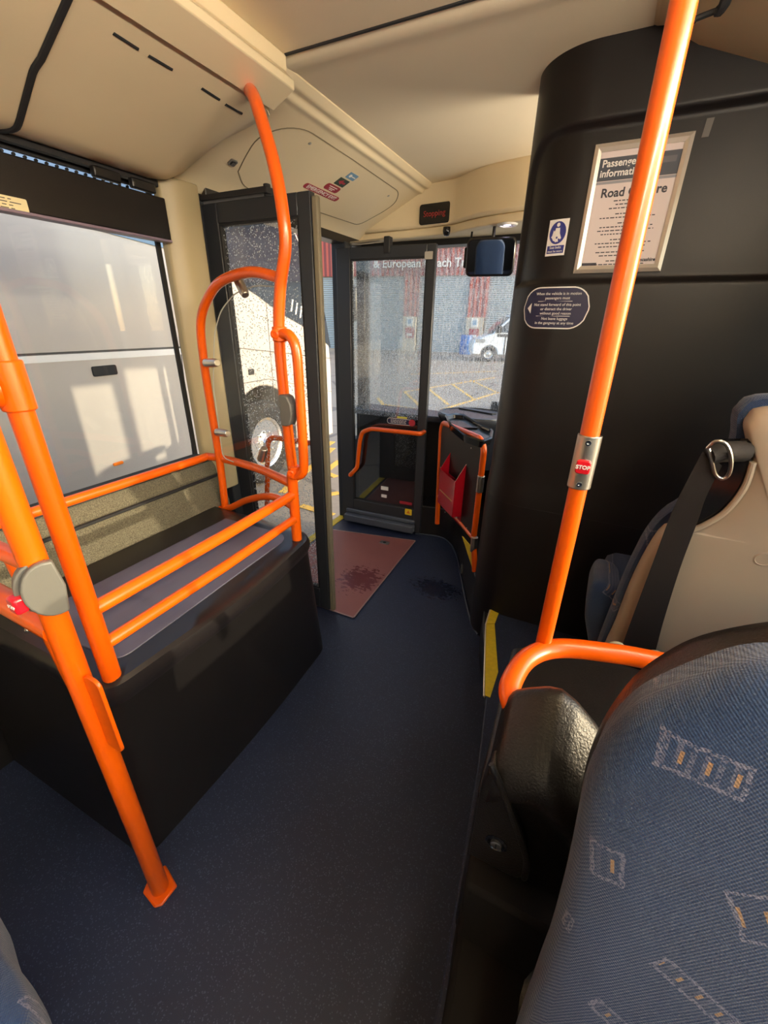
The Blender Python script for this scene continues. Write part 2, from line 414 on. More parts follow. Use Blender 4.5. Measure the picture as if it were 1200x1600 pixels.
# the front ceiling panel with its rolled rear lip
n = 14
def fc(u, v):
    x = -1.13+u*1.08; y = 1.45+v*(3.0-1.45)
    z = ZC+.0
    if v < .06: z += .010*(1-v/.06)-.010*math.sin(PI*v/.06)
    return V(x, y, z)
struct(MB().rings([[fc(i/10, v), *[]] for i in range(0)] or [[fc(u, j/60) for j in range(61)]+[fc(u, 1)+V(0, 0, .05), fc(u, 0)+V(0, 0, .05)] for u in (0, .25, .5, .75, 1)]).build('ceiling', 'ceiling'))
mb = MB(); mb.tube([V(-1.12, 1.452, ZC+.005), V(-.06, 1.452, ZC+.005)], .006, 8); struct(mb.build('trim_5', 'rubber'))
# right cove
cr = [(-.06, ZC), (-.02, 2.245), (.07, 2.19), (.25, 2.12), (.60, 2.02), (.80, 1.97), (.86, 1.95), (.92, 1.95), (.92, 2.36), (-.06, 2.36)]
struct(MB().prism(cr, lambda u, v, w: V(u, w, v), YR, YF).build('trim_6', 'cream', bevel=.02, bseg=3))
# right wall with windows, unseen; pillars and cab sill shaped to cut the sunlight
mb = MB(); mb.box((XR, YR, G+.05), (XR+.07, YF, .88)); mb.box((XR, 1.7, .88), (XR+.07, YF, 1.18)); mb.box((XR, YR, 1.95), (XR+.07, YF, 2.36))
RP = [(-6.7, .1), (-5.2, .1), (-3.6, .1), (-2.0, .1), (-.45, .12), (.55, .08), (1.58, .36), (2.52, .12), (3.05, .12)]
for y, w in RP: mb.box((XR, y-w/2, .88), (XR+.07, y+w/2, 1.95))
struct(mb.build('wall_right', 'black'))
for i in range(len(RP)-1):
    a, b = RP[i][0]+RP[i][1]/2, RP[i+1][0]-RP[i+1][1]/2
    struct(MB().box((XR+.03, a-.005, .875), (XR+.036, b+.005, 1.955)).build('window_%d' % (i+2), 'glass', smooth=0))
# rear wall
struct(MB().box((XL-.05, YR-.08, G+.05), (XR+.05, YR, 2.4)).build('wall_rear', 'black'))
# left windows
for i, (a, b) in enumerate([(-1.40, 1.38), (-3.05, -1.5), (-4.75, -3.15), (-6.55, -4.85)]):
    o = struct(MB().box((XL-.03, a-.004, .845), (XL-.024, b+.004, 1.968)).build('window_%d' % (i+10 if i else 1), 'glass', smooth=0))
    if i == 0:
        mb = MB(); mb.box((XL-.022, a, .845), (XL-.010, b-.002, .885)); mb.box((XL-.022, a, 1.945), (XL-.010, b-.002, 1.968)); mb.box((XL-.022, b-.02, .885), (XL-.010, b-.002, 1.945))
        for j in range(90):
            y = a+.012+j*.03
            for r_, zz in ((.0045, 1.938), (.0035, 1.928), (.0025, 1.92)): mb.cyl(V(XL-.020, y, zz), V(XL-.012, y, zz), r_, 6)
        mb.build('window_gasket', 'rubber', o)

# ------------------------------------------------------------------ coves on the door side
Y1 = 1.47
def arcpts(pts, r, n=5): return [(p.x, p.z) for p in fillet([V(a, 0, b) for a, b in pts], r, n)]
lp = arcpts([(-1.66, 1.972), (-1.57, 1.962), (-1.38, 2.045), (-1.145, 2.135)], [0, .05, .04, 0])
jp = [(-1.66, at(-12, 196, x=-1.66).y), (-1.57, at(14, 160, x=-1.57).y), (-1.38, at(46, 84, x=-1.38).y), (-1.28, at(80, 34, x=-1.28).y), (-1.145, at(118, -20, x=-1.145).y)]
def yj(x):
    for (a, p), (b, q) in zip(jp, jp[1:]):
        if a <= x <= b: return p+(q-p)*ss0((x-a)/(b-a))
    return jp[0][1] if x < jp[0][0] else jp[-1][1]
def ss0(t): return t
def ventpanel(y0, y1, cap):
    rings = []
    ys = [y0, y0+.01] + ([y1-.14, y1-.09, y1-.05, y1-.02, y1] if cap else [y1-.01, y1])
    for y in ys:
        k = 0
        if cap and y > y1-.141: k = 1-math.sqrt(max(0, 1-((y-(y1-.14))/.14)**2))
        rr = []
        for (x, z) in lp:
            zz = z + (2.12-z)*k*.75; xx = x - k*.02
            yy_ = yj(x)+.006 if (cap and y < y0+.005) else (yj(x)-.006 if (not cap and y > y1-.005) else y)
            if cap and y0+.005 < y < y0+.1: yy_ = yj(x)+.03
            if not cap and y1-.015 < y < y1-.005: yy_ = yj(x)-.03
            rr.append(V(xx, yy_, zz))
        rr += [V(-1.145, rr[-1].y, 2.33), V(-1.66, rr[0].y, 2.33)]
        rings.append(rr)
    return MB().rings(rings)
vp = thing('luggage_cove_panel', (-1.4, .9, 1.97), 'long cream cove panel with four black vent slots above the side window', 'ceiling panel', 'cream cove panels')
ventpanel(.85, Y1, True).build('cove_shell', 'cream', vp, bevel=.004)
vp2 = thing('luggage_cove_panel', (-1.4, -1, 1.97), 'plain cream cove panel at the left edge, before the dark joint', 'ceiling panel', 'cream cove panels')
ventpanel(-3.0, .83, False).build('cove_shell', 'cream', vp2, bevel=.004)
# dark joint line between both
jl = [V(x, yj(x), z+.002) for x, z in lp]
struct(MB().tube(jl, .009, 8).build('trim_7', 'rubber'))
# slots on the upper slope
pu = Vector((-1.38, 0, 2.045)); pw = Vector((-1.145, 0, 2.135)); en = (pw-pu).cross(V(0, 1, 0)).normalized()
if en.z > 0: en = -en
for (x1, y1), (x2, y2) in [((177, 52), (216, 77)), ((232, 87), (269, 109)), ((315, 138), (343, 156)), ((352, 163), (378, 178))]:
    a, b = onp(x1, y1, pu, en), onp(x2, y2, pu, en)
    MB().tube([a-en*.003, b-en*.003], .0055, 10).build('vent_slot', 'rubber', vp)
# flat service cover beside it
cvr = thing('service_cover', (-1.1, 0, 2.13), 'flat cream service cover strip running along the cove', 'cover')
MB().prism([(-1.135, 2.128), (-1.045, 2.166), (-1.045, 2.19), (-1.135, 2.16)], lambda u, v, w: V(u, w, v), -2.5, 1.455).build('cover_strip', 'cream', cvr, bevel=.003)
MB().box((-1.142, -2.5, 2.135), (-1.133, 1.45, 2.15)).build('gap_seal', 'rubber', cvr)
mb = MB(); mb.prism([(-1.13, 2.19), (-1.045, 2.19), (-1.07, 2.21), (-1.07, 2.254), (-1.13, 2.26)], lambda u, v, w: V(u, w, v), -2.5, 1.455); mb.build('cover_rail', 'cream', cvr, bevel=.004)
# header cove above the doors
hp = arcpts([(-1.10, 2.246), (-1.125, 2.225), (-1.15, 2.225), (-1.165, 2.205), (-1.19, 2.205), (-1.60, 2.03), (-1.665, 1.975)], [0, .008, .008, .008, .008, .05, 0], 4)
cp = Vector((-1.19, 0, 2.205)); cq = Vector((-1.60, 0, 2.03)); hn = (cq-cp).cross(V(0, 1, 0)).normalized()
if hn.z > 0: hn = -hn
hd = thing('door_header_cove', (-1.4, 2.1, 1.97), 'cream header cove above the entrance with an inspection flap', 'ceiling panel')
MB().prism(hp+[(-1.665, 2.33), (-1.10, 2.33)], lambda u, v, w: V(u, w, v), Y1-.02, 2.93).build('cove_shell', 'cream', hd, bevel=.002)
ol = [onp(*p, cp, hn) for p in ((372, 268), (383, 245), (402, 214), (440, 199), (477, 201), (552, 250), (624, 300), (618, 317), (600, 330), (560, 352), (470, 322), (380, 292))]
ol = fillet(ol+[ol[0]], .05, 4)
MB().tube([p-hn*.0005 for p in ol+[ol[1]]], .0028, 6).build('flap_groove', mat('groove_shadow_gap', rgb(120, 108, 84), .8), hd)
for p in ((484, 224), (607, 306)):
    q = onp(*p, cp, hn); MB().lathe(q, hn, [(.007, -.002), (.007, .002), (.004, .003), (.0, .0028)], 12).build('flap_screw', 'steel', hd)
# slot in the sloping lower end and small socket
q = onp(363, 253, cp, hn); m_ = plane_map(q, V(0, 1, 0), (cq-cp).normalized(), hn)
MB().prism(rrect(.035, .03, .006), m_, 0, .006).build('push_switch', 'greyplastic', hd)
MB().prism(rrect(.02, .018, .003), m_, .006, .010).build('switch_button', 'black', hd)
# stickers on the flap: text runs forward along the bus
ey = (cp-cq).normalized()
def stick(px, w, h, r, m, name, rot=0):
    q = onp(*px, cp, hn); eu = V(0, 1, 0)*math.cos(rot)+ey*math.sin(rot); ev = ey*math.cos(rot)-V(0, 1, 0)*math.sin(rot)
    f = plane_map(q, eu, ev, hn); return f
f = stick((503, 301), 0, 0, 0, None, '')
s1 = MB().prism(rrect(.30, .034, .015), f, 0, .0012).build('emergency_exit_sticker', 'crimson', None)
s1['group'] = 'stickers on the header flap'; tag(s1, 'long red EMERGENCY EXIT sticker on the header flap above the entrance', 'sticker')
text('EMERGENCY EXIT', lambda u, v, w: f(u, v, w+.0012), .032, 'white', align='CENTER').build('lettering', 'white', s1, smooth=0)
f2 = stick((519, 294), 0, 0, 0, None, '')
s2 = MB().prism(rrect(.12, .042, .015), f2, 0, .0012).build('door_release_sticker', 'crimson', None)
s2['group'] = 'stickers on the header flap'; tag(s2, 'short red rounded sticker directly above the EMERGENCY EXIT sticker', 'sticker')
for dv, wd in ((.009, .07), (-.003, .05), (-.012, .03)): MB().prism(rrect(wd, .004, .001, 2, 0, dv), f2, .0012, .0018).build('small_print', 'white', s2)
f3 = stick((534, 285), 0, 0, 0, None, '')
s3 = MB().prism(rrect(.085, .05, .003), f3, 0, .0012).build('arrow_sticker', 'green', None)
s3['group'] = 'stickers on the header flap'; tag(s3, 'dark green square sticker with red arrow between red and blue stickers', 'sticker')
MB().prism([(-.03, 0), (0, .018), (0, .006), (.028, .006), (.028, -.006), (0, -.006), (0, -.016)], f3, .0012, .002).build('red_arrow', 'crimson', s3)
f4 = stick((550, 276), 0, 0, 0, None, '')
s4 = MB().prism(rrect(.075, .04, .003), f4, 0, .0012).build('key_sticker', 'lightblue', None)
s4['group'] = 'stickers on the header flap'; tag(s4, 'light blue sticker with a white key symbol, top of the header stickers', 'sticker')
mb = MB(); mb.prism([(math.cos(a)*.010-.015, math.sin(a)*.010) for a in [2*PI*i/14 for i in range(14)]], f4, .0012, .002); mb.prism(rrect(.035, .005, .001, 2, .012, 0), f4, .0012, .002); mb.build('key_symbol', 'white', s4)

# ------------------------------------------------------------------ side destination display box with label
dp = thing('side_display_box', (-1.62, .4, 1.775), 'long black display box across the top of the side window', 'display box')
MB().box((-1.655, -1.38, 1.778), (-1.615, 1.372, 1.915)).build('housing', 'black_soft', dp, bevel=.004)
MB().box((-1.656, -1.38, 1.770), (-1.612, 1.372, 1.779)).build('lower_lip', mat('mauve_edge', rgb(120, 105, 125), .4), dp, bevel=.002)
mb = MB(); mb.box((-1.664, -1.38, 1.952), (-1.64, 1.372, 1.975)); mb.build('mounting_strip', 'rubber', dp)
for px in ((165, 275), (222, 292)):
    q = at(*px, x=-1.635); MB().box(q+V(-.012, -.045, -.012), q+V(.012, .05, .02)).build('catch', 'black', dp, bevel=.005)
q0, q1 = at(0, 301, x=-1.614), at(46, 331, x=-1.614)
f = lambda u, v, w=0: V(-1.6145+w, q1.y-.16+u, (q0.z+q1.z)/2-.005+v)
s = MB().prism(rrect(.24, .036, .004), lambda u, v, w: f(u+.04, v, w), 0, .001).build('label_plate', mat('cream_label', rgb(214, 205, 165), .5), None)
tag(s, 'small cream printed label on the black display box at the left edge', 'label')
mb = MB()
for j in range(4):
    u = -.06
    while u < .12:
        l = random.uniform(.008, .03); mb.prism(rrect(l, .0022, .0005, 1, u+l/2, .011-.0075*j), f, .001, .0014); u += l+.006
mb.build('small_print', 'ink', s, smooth=0)

# ================================================================== ENTRANCE DOORS
def leafdoor(idx, P0, P1, z0, z1, glassmat, wL, wR, wT, zg, thick=.035):
    """P0 hinge side, P1 leading edge"""
    P0, P1 = Vector(P0), Vector(P1); d = (P1-P0); L = d.length; d.normalize(); n = Vector((d.y, -d.x, 0))  # n faces the rear
    f = lambda u, v, w=0: P0+d*u+n*w+V(0, 0, v)
    mb = MB()
    mb.hexa(f(0, z0, -thick/2), d*wL, V(0, 0, z1-z0), n*thick)
    mb.hexa(f(L-wR, z0, -thick/2), d*wR, V(0, 0, z1-z0), n*thick)
    mb.hexa(f(wL, z1-wT, -thick/2), d*(L-wL-wR), V(0, 0, wT), n*thick)
    mb.hexa(f(wL, z0, -thick/2), d*(L-wL-wR), V(0, 0, zg-z0), n*thick)
    root = struct(mb.build('door_%d' % idx, 'frame', bevel=.004))
    MB().hexa(f(wL-.005, zg-.005, -.003), d*(L-wL-wR+.01), V(0, 0, z1-wT-zg+.01), n*.006).build('door_glass', glassmat, root, smooth=0)
    mb = MB(); fr = .008
    for a, b, c_, e in ((wL, wL+fr, zg, z1-wT), (L-wR-fr, L-wR, zg, z1-wT), (wL+fr, L-wR-fr, zg, zg+fr), (wL+fr, L-wR-fr, z1-wT-fr, z1-wT)):
        mb.hexa(f(a, c_, -thick/2+.004), d*(b-a), V(0, 0, e-c_), n*(thick-.008))
    mb.build('glazing_seal', 'rubber', root)
    return root, f, L, d, n
# near leaf, folded open across the bus behind the luggage pen
nr, nf, nL, nd, nn = leafdoor(1, (-1.655, 1.60, 0), (-1.095, 1.60, 0), .015, 1.94, 'leafwet', .085, .06, .075, .14)
mb = MB(); mb.hexa(nf(nL, .015, -.012), nd*.028, V(0, 0, 1.91), nn*.024); mb.build('edge_seal', mat('beige_rubber_edge', rgb(120, 112, 92), .6), nr, bevel=.006)
mb = MB(); mb.hexa(nf(-.02, 1.95, -.03), nd*.38, V(0, 0, .022), nn*.05); mb.cyl(nf(.34, 1.93, -.01), nf(.34, 1.985, -.01), .014, 12); mb.build('door_arm', 'rubber', nr, bevel=.003)
mb = MB(); mb.hexa(nf(.12, .83, .004), nd*.001, V(0, 0, .02), nn*.001)
tb = MB(); tb.tube(fillet([nf(nL-.03, .94, -.02), nf(nL-.03, .94, -.07), nf(.16, .94, -.07), nf(.10, .5, -.07), nf(.10, .5, -.02)], .06), .014); tb.build('grab_handle', 'orange', nr)
# far leaf
fr_, ff, fL, fd, fn = leafdoor(2, (-1.655, 2.665, 0), (-.99, 2.705, 0), .02, 1.92, 'leaffar', .10, .055, .065, .205)
hp_ = [(546, 743), (558, 731), (562, 690), (566, 675), (580, 670), (657, 678)]
yy = 2.62
pts = [at(*p, y=yy) for p in hp_]
tb = MB(); tb.tube(fillet([pts[0]+V(0, .045, 0)] + pts + [pts[-1]+V(0, .07, 0)], .025, 5), .0155); tb.build('grab_handle', 'orange', fr_)
# kick bumper
bp = [(0.03, .115), (fL-.06, .115), (fL-.05, .10), (fL-.05, .03), (.02, .03), (.02, .10)]
mb = MB(); mb.hexa(ff(.04, .03, .018), fd*(fL-.08), V(0, 0, .06), fn*.06); mb.hexa(ff(.04, .09, .018), fd*(fL-.08), V(0, 0, .035), fn*.02)
mb.build('kick_bumper', mat('grey_rubber_bumper', rgb(66, 72, 84), .5), fr_, bevel=.02, bseg=4)
def on_far(px, w=.02):
    q = onp(*px, ff(0, 0, w), fn); return q
q = on_far((638, 800), .0185); fq = plane_map(q, fd, V(0, 0, 1), fn)
s = MB().prism(rrect(.055, .05, .006), fq, 0, .001).build('caution_sticker', mat('yellow_sticker', rgb(230, 200, 40), .5), fr_); 
MB().prism([(-.015, -.012), (.015, -.012), (0, .014)], fq, .001, .0016).build('warning_symbol', mat('orange_print', rgb(210, 110, 20), .5), s)
q = on_far((626, 659), .004); fq = plane_map(q, fd, V(0, 0, 1), fn)
s = MB().prism(rrect(.206, .042, .020), fq, 0, .0006).build('door_notice', 'white', fr_); MB().prism(rrect(.20, .036, .017), fq, .0006, .001).build('navy_ground', 'navy', s)
mb = MB()
for j in range(3):
    u = -.075
    while u < .04:
        l = random.uniform(.008, .022); mb.prism(rrect(l, .003, .0006, 1, u+l/2, .009-.009*j), fq, .001, .0015); u += l+.004
mb.build('small_print', 'white', s, smooth=0)
MB().prism([(.085+.024*math.cos(a), .024*math.sin(a)) for a in [2*PI*i/20 for i in range(20)]], fq, .001, .002).build('red_disc', 'crimson', s)
MB().prism(rrect(.075, .012, .002, 2, .01, .03), fq, 0, .001).build('yellow_strip', mat('yellow_strip_print', rgb(205, 200, 80), .5), s)
q = on_far((670, 399), .0185); fq = plane_map(q, fd, V(0, 0, 1), fn)
MB().prism(rrect(.05, .04, .003), fq, 0, .001).build('grey_label', mat('grey_label', rgb(165, 160, 150), .5), fr_)
for px, w_, h_ in (((601, 763), .06, .03), ((600, 775), .045, .025)):
    q = on_far(px, .004); MB().prism(rrect(w_, h_, .002), plane_map(q, fd, V(0, 0, 1), fn), 0, .001).build('white_label', 'white', fr_)
q = on_far((634, 786), .004); MB().prism(rrect(.10, .022, .005), plane_map(q, fd, V(0, 0, 1), fn), 0, .001).build('red_label', 'crimson', fr_)
mb = MB(); q = on_far((607, 388), .0); mb.box(q+V(-.02, -.03, -.03), q+V(.02, .02, .06)); mb.build('door_arm_bracket', 'rubber', fr_, bevel=.006)
mb = MB(); mb.tube([q+V(0, -.005, .045), V(-1.60, 2.75, 1.955)], .012, 10); mb.build('door_arm', 'steel', fr_)
# door frame posts, header and threshold
mb = MB(); mb.box((XL-.05, 1.53, G+.06), (XL+.03, 1.60, 1.97)); struct(mb.build('trim_8', 'frame', bevel=.006))
mb = MB(); mb.box((XL-.05, 2.715, G+.06), (XL+.06, 2.80, 1.965)); struct(mb.build('trim_9', 'frame', bevel=.006))
mb = MB(); mb.box((XL+.01, 2.705, .1), (XL+.025, 2.715, 1.9)); struct(mb.build('trim_10', 'alu', bevel=.002))
mb = MB(); mb.box((XL-.05, 1.6, 1.955), (XL+.045, 2.93, 2.02)); struct(mb.build('trim_11', 'black', bevel=.004))
mb = MB(); mb.box((XL-.045, 1.60, -.03), (XL+.015, 2.715, .004)); struct(mb.build('trim_12', 'yellow', bevel=.002))
mb = MB(); mb.box((XL-.065, 1.60, G+.08), (XL-.04, 2.715, -.01)); struct(mb.build('trim_13', 'coachwhite'))

# entrance floor hatch
hx0, hx1, hy0, hy1 = -1.63, -.975, 1.60, 2.51
hl = [(-1.63, 2.45), (-.985, 2.585), (-.95, 1.60), (-1.63, 1.60)]
ht = thing('ramp_hatch', (-1.3, 2.05, 0), 'red vinyl floor hatch with wet footprints inside the open entrance', 'floor hatch')
MB().prism(hl, lambda u, v, w: V(u, v, w), .0005, .005).build('hatch_panel', 'hatch', ht)
tr = [V(a, b, .004) for a, b in hl]; mb = MB()
for i in range(4):
    a, b = tr[i], tr[(i+1) % 4]; d = (b-a).normalized(); nrm = V(d.y, -d.x, 0)
    mb.hexa(a-nrm*.006, d*(b-a).length, nrm*.008, V(0, 0, .003))
mb.build('edge_trim', mat('silver_edge_trim', rgb(150, 125, 120), .4, metal=.4), ht)
q = at(601, 848, z=.006); MB().box(q+V(-.035, -.02, 0), q+V(.035, .02, .003)).build('latch_plate', 'steel', ht, bevel=.001)
MB().lathe(q+V(0, 0, .003), V(0, 0, 1), [(.012, 0), (.012, .002), (.008, .002), (.007, .0005), (0, .0005)], 16).build('latch', 'rubber', ht)

# ================================================================== LUGGAGE PEN over the wheel arch
ZB = .70
def boxpath(off, z):
    """plan outline of the box at height z: from the rear-left, round the rear corner, along the aisle, round the front corner"""
    k = z/ZB
    pts = []
    y0, y1 = .33+.03*k, 1.37-.13*k
    xa, xm, xb = -.94+.055*k, -.93+.06*k, -.965+.04*k
    pts.append(V(-1.66, y0-.01, z))
    pts.append(V(xa-.0, y0, z)); pts.append(V(xm, (y0+y1)/2, z)); pts.append(V(xb, y1, z)); pts.append(V(-1.66, y1+.02, z))
    P = fillet(pts, [0, .05, .55, .09, 0], 9)
    cx = V(-1.3, .8, z)
    out = []
    for p in P:
        d = (p-cx); d.z = 0; q = p-d.normalized()*off if off else p.copy(); q.x = max(q.x, -1.655); out.append(q)
    return out
bx = thing('luggage_pen_plinth', (-1.3, .85, 0), 'black moulded plinth with a slate blue top under the luggage rails', 'luggage plinth')
MB().rings([boxpath(0, 0), boxpath(0, .2), boxpath(0, .45), boxpath(0, .64)]).build('side_moulding', 'black', bx)
MB().rings([boxpath(-.004, .635), boxpath(-.012, .655), boxpath(-.014, .675), boxpath(-.006, .697), boxpath(.008, .706), boxpath(.06, .707), boxpath(.30, .704)]).build('rim', mat('scuffed_black_rim', rgb(28, 25, 26), .28, mottle=.2, mscale=30), bx)
mt = [V(-1.33, .40, .705)]+[p+V(-.0, 0, .005) for p in boxpath(.085, .7)[1:-1]]+[V(-1.33, 1.17, .705)]
mt = fillet(mt+[mt[0]], [0]+[.03]*1+[.0]*(len(mt)-2)+[.05, 0], 4)[:-1] if False else mt
MB().rings([[p+V(0, 0, -.001) for p in mt], [p+V(0, 0, .005) for p in mt]]).build('top_mat', 'mat', bx, bevel=.002)
mb = MB(); mb.tube(mt+[mt[0]], .0025, 6); mb.build('mat_seam', 'rubber', bx)
for px in ((45, 983), (137, 1127), (215, 1317)):
    q = at(*px, y=.335); MB().lathe(q+V(0, .01, 0), V(0, -1, 0), [(.006, 0), (.006, .016), (.004, .018), (0, .019)], 10).build('rivet', 'steel', bx)

R1 = .0195
rl = thing('luggage_rail', (-.95, .8, .7), 'orange tubular guard rail standing on the luggage plinth', 'guard rail')
pA = V(-.915, .39, 0)
tA = MB(); tA.tube([V(pA.x, pA.y, .70), V(pA.x, pA.y, 2.2)], .0205, 18); tA.build('rear_post', 'orange', rl)
pB = V(-.945, 1.165, 0)
tB = MB(); tB.tube([V(pB.x, pB.y, .695), V(pB.x, pB.y, .98)], R1, 18); tB.build('front_post', 'orange', rl)
for z in (.90, .80):
    a = V(pA.x, pA.y, z+.0); b = V(pB.x, pB.y, z-.002)
    MB().tube([a, (a+b)/2+V(.006, 0, 0), b], .0175 if z > .85 else .016, 16).build('side_rail', 'orange', rl)
br = [V(-1.545, -1.2, .925), V(-1.54, .5, .925), at(95, 787, z=.925), at(310, 718, z=.93), at(345, 717, z=.93)+V(0, 0, 0), at(400, 731, z=.935), V(pB.x, pB.y, .94)]
MB().tube(smoothpath([br[0], br[1], br[2], br[3]+V(0, -.03, 0), at(332, 714, z=.93), br[5], br[6]], 8), .0175, 14).build('back_rail', 'orange', rl)
# arch upright and hoop
pc = V(-1.44, 1.28, 0)
hoop = [at(352, 794, y=1.28), at(343, 718, y=1.28), at(330, 640, y=1.28), at(318, 560, y=1.27), at(314, 500, y=1.26), at(330, 457, y=1.24), at(352, 436, y=1.22), at(393, 425, y=1.19), at(436, 434, y=1.17)]
MB().tube(smoothpath(hoop, 6), .0165, 14).build('hoop', 'orange', rl)
sr = [at(317, 786, y=1.27), at(352, 795, y=1.275), at(387, 781, y=1.25), at(425, 776, y=1.20), V(pB.x, pB.y, .845)]
MB().tube(smoothpath(sr, 6), .015, 12).build('cross_rail', 'orange', rl)
# ceiling pole with bend
dpole = [at(388, 140, z=2.16), at(396, 150, y=1.27), at(411, 195, y=1.22), at(429, 260, y=1.185), at(441, 325, y=1.165), at(446, 385, y=1.165), at(438, 450, y=1.165), at(436, 520, y=1.165), at(442, 600, y=1.165), at(452, 690, y=1.165), at(458, 738, y=1.165)]
cp_ = thing('ceiling_pole', dpole[-1], 'bent orange pole rising from the luggage rail to the cove', 'pole')
MB().tube(smoothpath(dpole, 6), .0185, 16).build('pole_tube', 'orange', cp_)
lo = [at(438, 522, y=1.155), at(452, 524, y=1.15), at(463, 548, y=1.15), at(468, 610, y=1.15), at(473, 690, y=1.15), at(474, 735, y=1.15), at(464, 744, y=1.155)]
MB().tube(smoothpath(lo, 6), .0165, 14).build('hand_loop', 'orange', cp_)
for px in ((437, 522), (461, 737)):
    q = at(*px, y=1.16); mb = MB(); mb.cyl(q+V(0, 0, -.022), q+V(0, 0, .022), .0235, 16); mb.build('clamp', 'orange', cp_, bevel=.003)
    MB().lathe(q+V(.0, -.022, 0), V(.3, -1, 0), [(.014, 0), (.014, .006), (.008, .008), (.008, .003), (0, .003)], 14).build('clamp_bolt', 'red' if False else 'orange', cp_)
q = at(450, 642, y=1.15); 
mb = MB(); mb.prism([(x*.022, z) for x, z in [(0, -.05), (.7, -.045), (1.2, -.02), (1.3, .0), (1.2, .025), (.6, .05), (0, .055), (-.9, .055), (-.9, -.05)]], lambda u, v, w: q+V(u, w, v), -.02, .02)
mb.build('bell_push_housing', 'greyplastic', cp_, bevel=.004)
# perspex screen with clips
sc_pts = [at(p[0], p[1], y=1.25) for p in ((431, 448), (400, 446), (367, 458), (345, 485), (335, 520), (333, 600), (348, 715), (365, 722), (447, 722))]
scp = thing('acrylic_screen', at(400, 722, y=1.25), 'clear acrylic screen clipped inside the orange hoop', 'screen')
ctr = sum(sc_pts, V(0, 0, 0))/len(sc_pts)
MB().rings([[p+V(0, -.003, 0) for p in sc_pts], [p+V(0, .003, 0) for p in sc_pts]]).build('pane', 'perspex', scp, smooth=0)
MB().tube(fillet(sc_pts[:-1], .03), .0022, 6).build('polished_edge', mat('pale_edge', rgb(180, 180, 170), .3), scp)
for a, b in (((322, 567), (336, 567)), ((340, 675), (353, 677)), ((370, 433), (381, 456)), ((408, 718), (412, 704))):
    pa, pb = at(*a, y=1.255), at(*b, y=1.24); MB().tube([pa, pb, pb+(pb-pa)*.25], [.017, .016, .013], 12).build('clip', 'steel', scp, bevel=.002)
# T fitting with the rail off to the left
q = V(pA.x, pA.y, 1.385)
fit = thing('rail_fitting', q, 'orange tee clamp on the rear post at the left edge', 'clamp')
MB().cyl(q+V(0, 0, -.04), q+V(0, 0, .045), .026, 20).build('sleeve', 'orange', fit, bevel=.003)
MB().lathe(q+V(-.01, -.018, 0), V(-.25, -1, 0), [(.034, 0), (.034, .014), (.03, .018), (.026, .014), (0, .016)], 24).build('socket', 'orange', fit)
MB().tube([q+V(-.02, -.03, -.02), q+V(-.10, -.12, -.16), q+V(-.11, -.14, -.30)], .012, 12).build('branch_tube', 'orange', fit)

# stanchion with bell push and low rails
st = thing('stanchion', (-.84, .30, 0), 'orange floor stanchion beside the plinth corner, with grey bell push', 'pole')
MB().tube([V(-.84, .30, 0.004), V(-.84, .30, 2.2)], .0225, 20).build('pole_tube', 'orange', st)
mb = MB(); mb.prism([(-.875, .27), (-.815, .262), (-.80, .275), (-.80, .325), (-.875, .345), (-.895, .31)], lambda u, v, w: V(u, v, w), 0, .008); mb.build('foot_plate', 'orange', st, bevel=.004)
mb = MB(); mb.prism(rrect(.052, .21, .018, 5, -.793, .735), lambda u, v, w: V(u, .302+w, v), -.004, .004); mb.build('fixing_tab', 'orange', st, bevel=.002)
q = V(-.84, .30, 1.055)
nh = (EYE-q); nh.z = 0; nh.normalize(); uh = V(0, 0, 1).cross(nh); fh0 = plane_map(q+nh*.012+V(0, 0, -.002), uh, V(0, 0, 1), nh); fh = lambda u, v, w=0: fh0(u*.84+.006, v*.84, w*.7)
dsh = [(.022, .064), (.004, .066)]+[(.004-.050*math.sin(a), .066*math.cos(a)) for a in [PI*i/12 for i in range(1, 12)]]+[(.004, -.066), (.022, -.064), (.030, .0)]
MB().prism([(u-.020, v*.98) for u, v in dsh], lambda u, v, w: fh(u+.010, v, w), -.02, .012).build('bell_push_bracket', 'greyplastic', st, bevel=.003)
MB().prism(dsh, fh, .014, .036).build('bell_push_housing', 'greyplastic', st, bevel=.004, bseg=3)
q2 = fh(-.048, -.018, .010); mb = MB(); mb.box(q2+V(-.016, -.016, -.016), q2+V(.012, .014, .016)); bb = mb.build('bell_button', 'red', st, bevel=.005)
text('STOP', lambda u, v, w: q2+V(u, -.016-w, v), .009, 'white').build('lettering', 'white', bb, smooth=0)
MB().tube([V(-.86, .30, 1.09), V(-1.66, .30, 1.10)], .016, 14).build('upper_cross_rail', 'orange', st)
MB().tube([V(-.85, .30, .942), V(-1.66, .30, .965)], .025, 16).build('lower_cross_rail', 'orange', st)
MB().tube([V(-1.0, .33, 1.07), V(-.94, .33, .71), V(-.94, .33, .70)], .019, 14).build('short_strut', 'orange', st)
# seat leg far left on the floor
lg = thing('passenger_bench', (-1.68+.04, .2, 0), 'bench with an orange leg just showing at the lower left edge', 'bench')
q = at(14, 1186, z=.0); 
mb = MB(); mb.tube([V(q.x, q.y, 0.0), V(q.x-.0, q.y, .45)], .014, 12); mb.build('leg', 'orange', lg)

# ================================================================== FRONT OF THE BUS
struct(MB().box((XL-.05, 3.03, G+.05), (XR+.05, 3.13, .87)).build('wall_front', 'black_soft'))
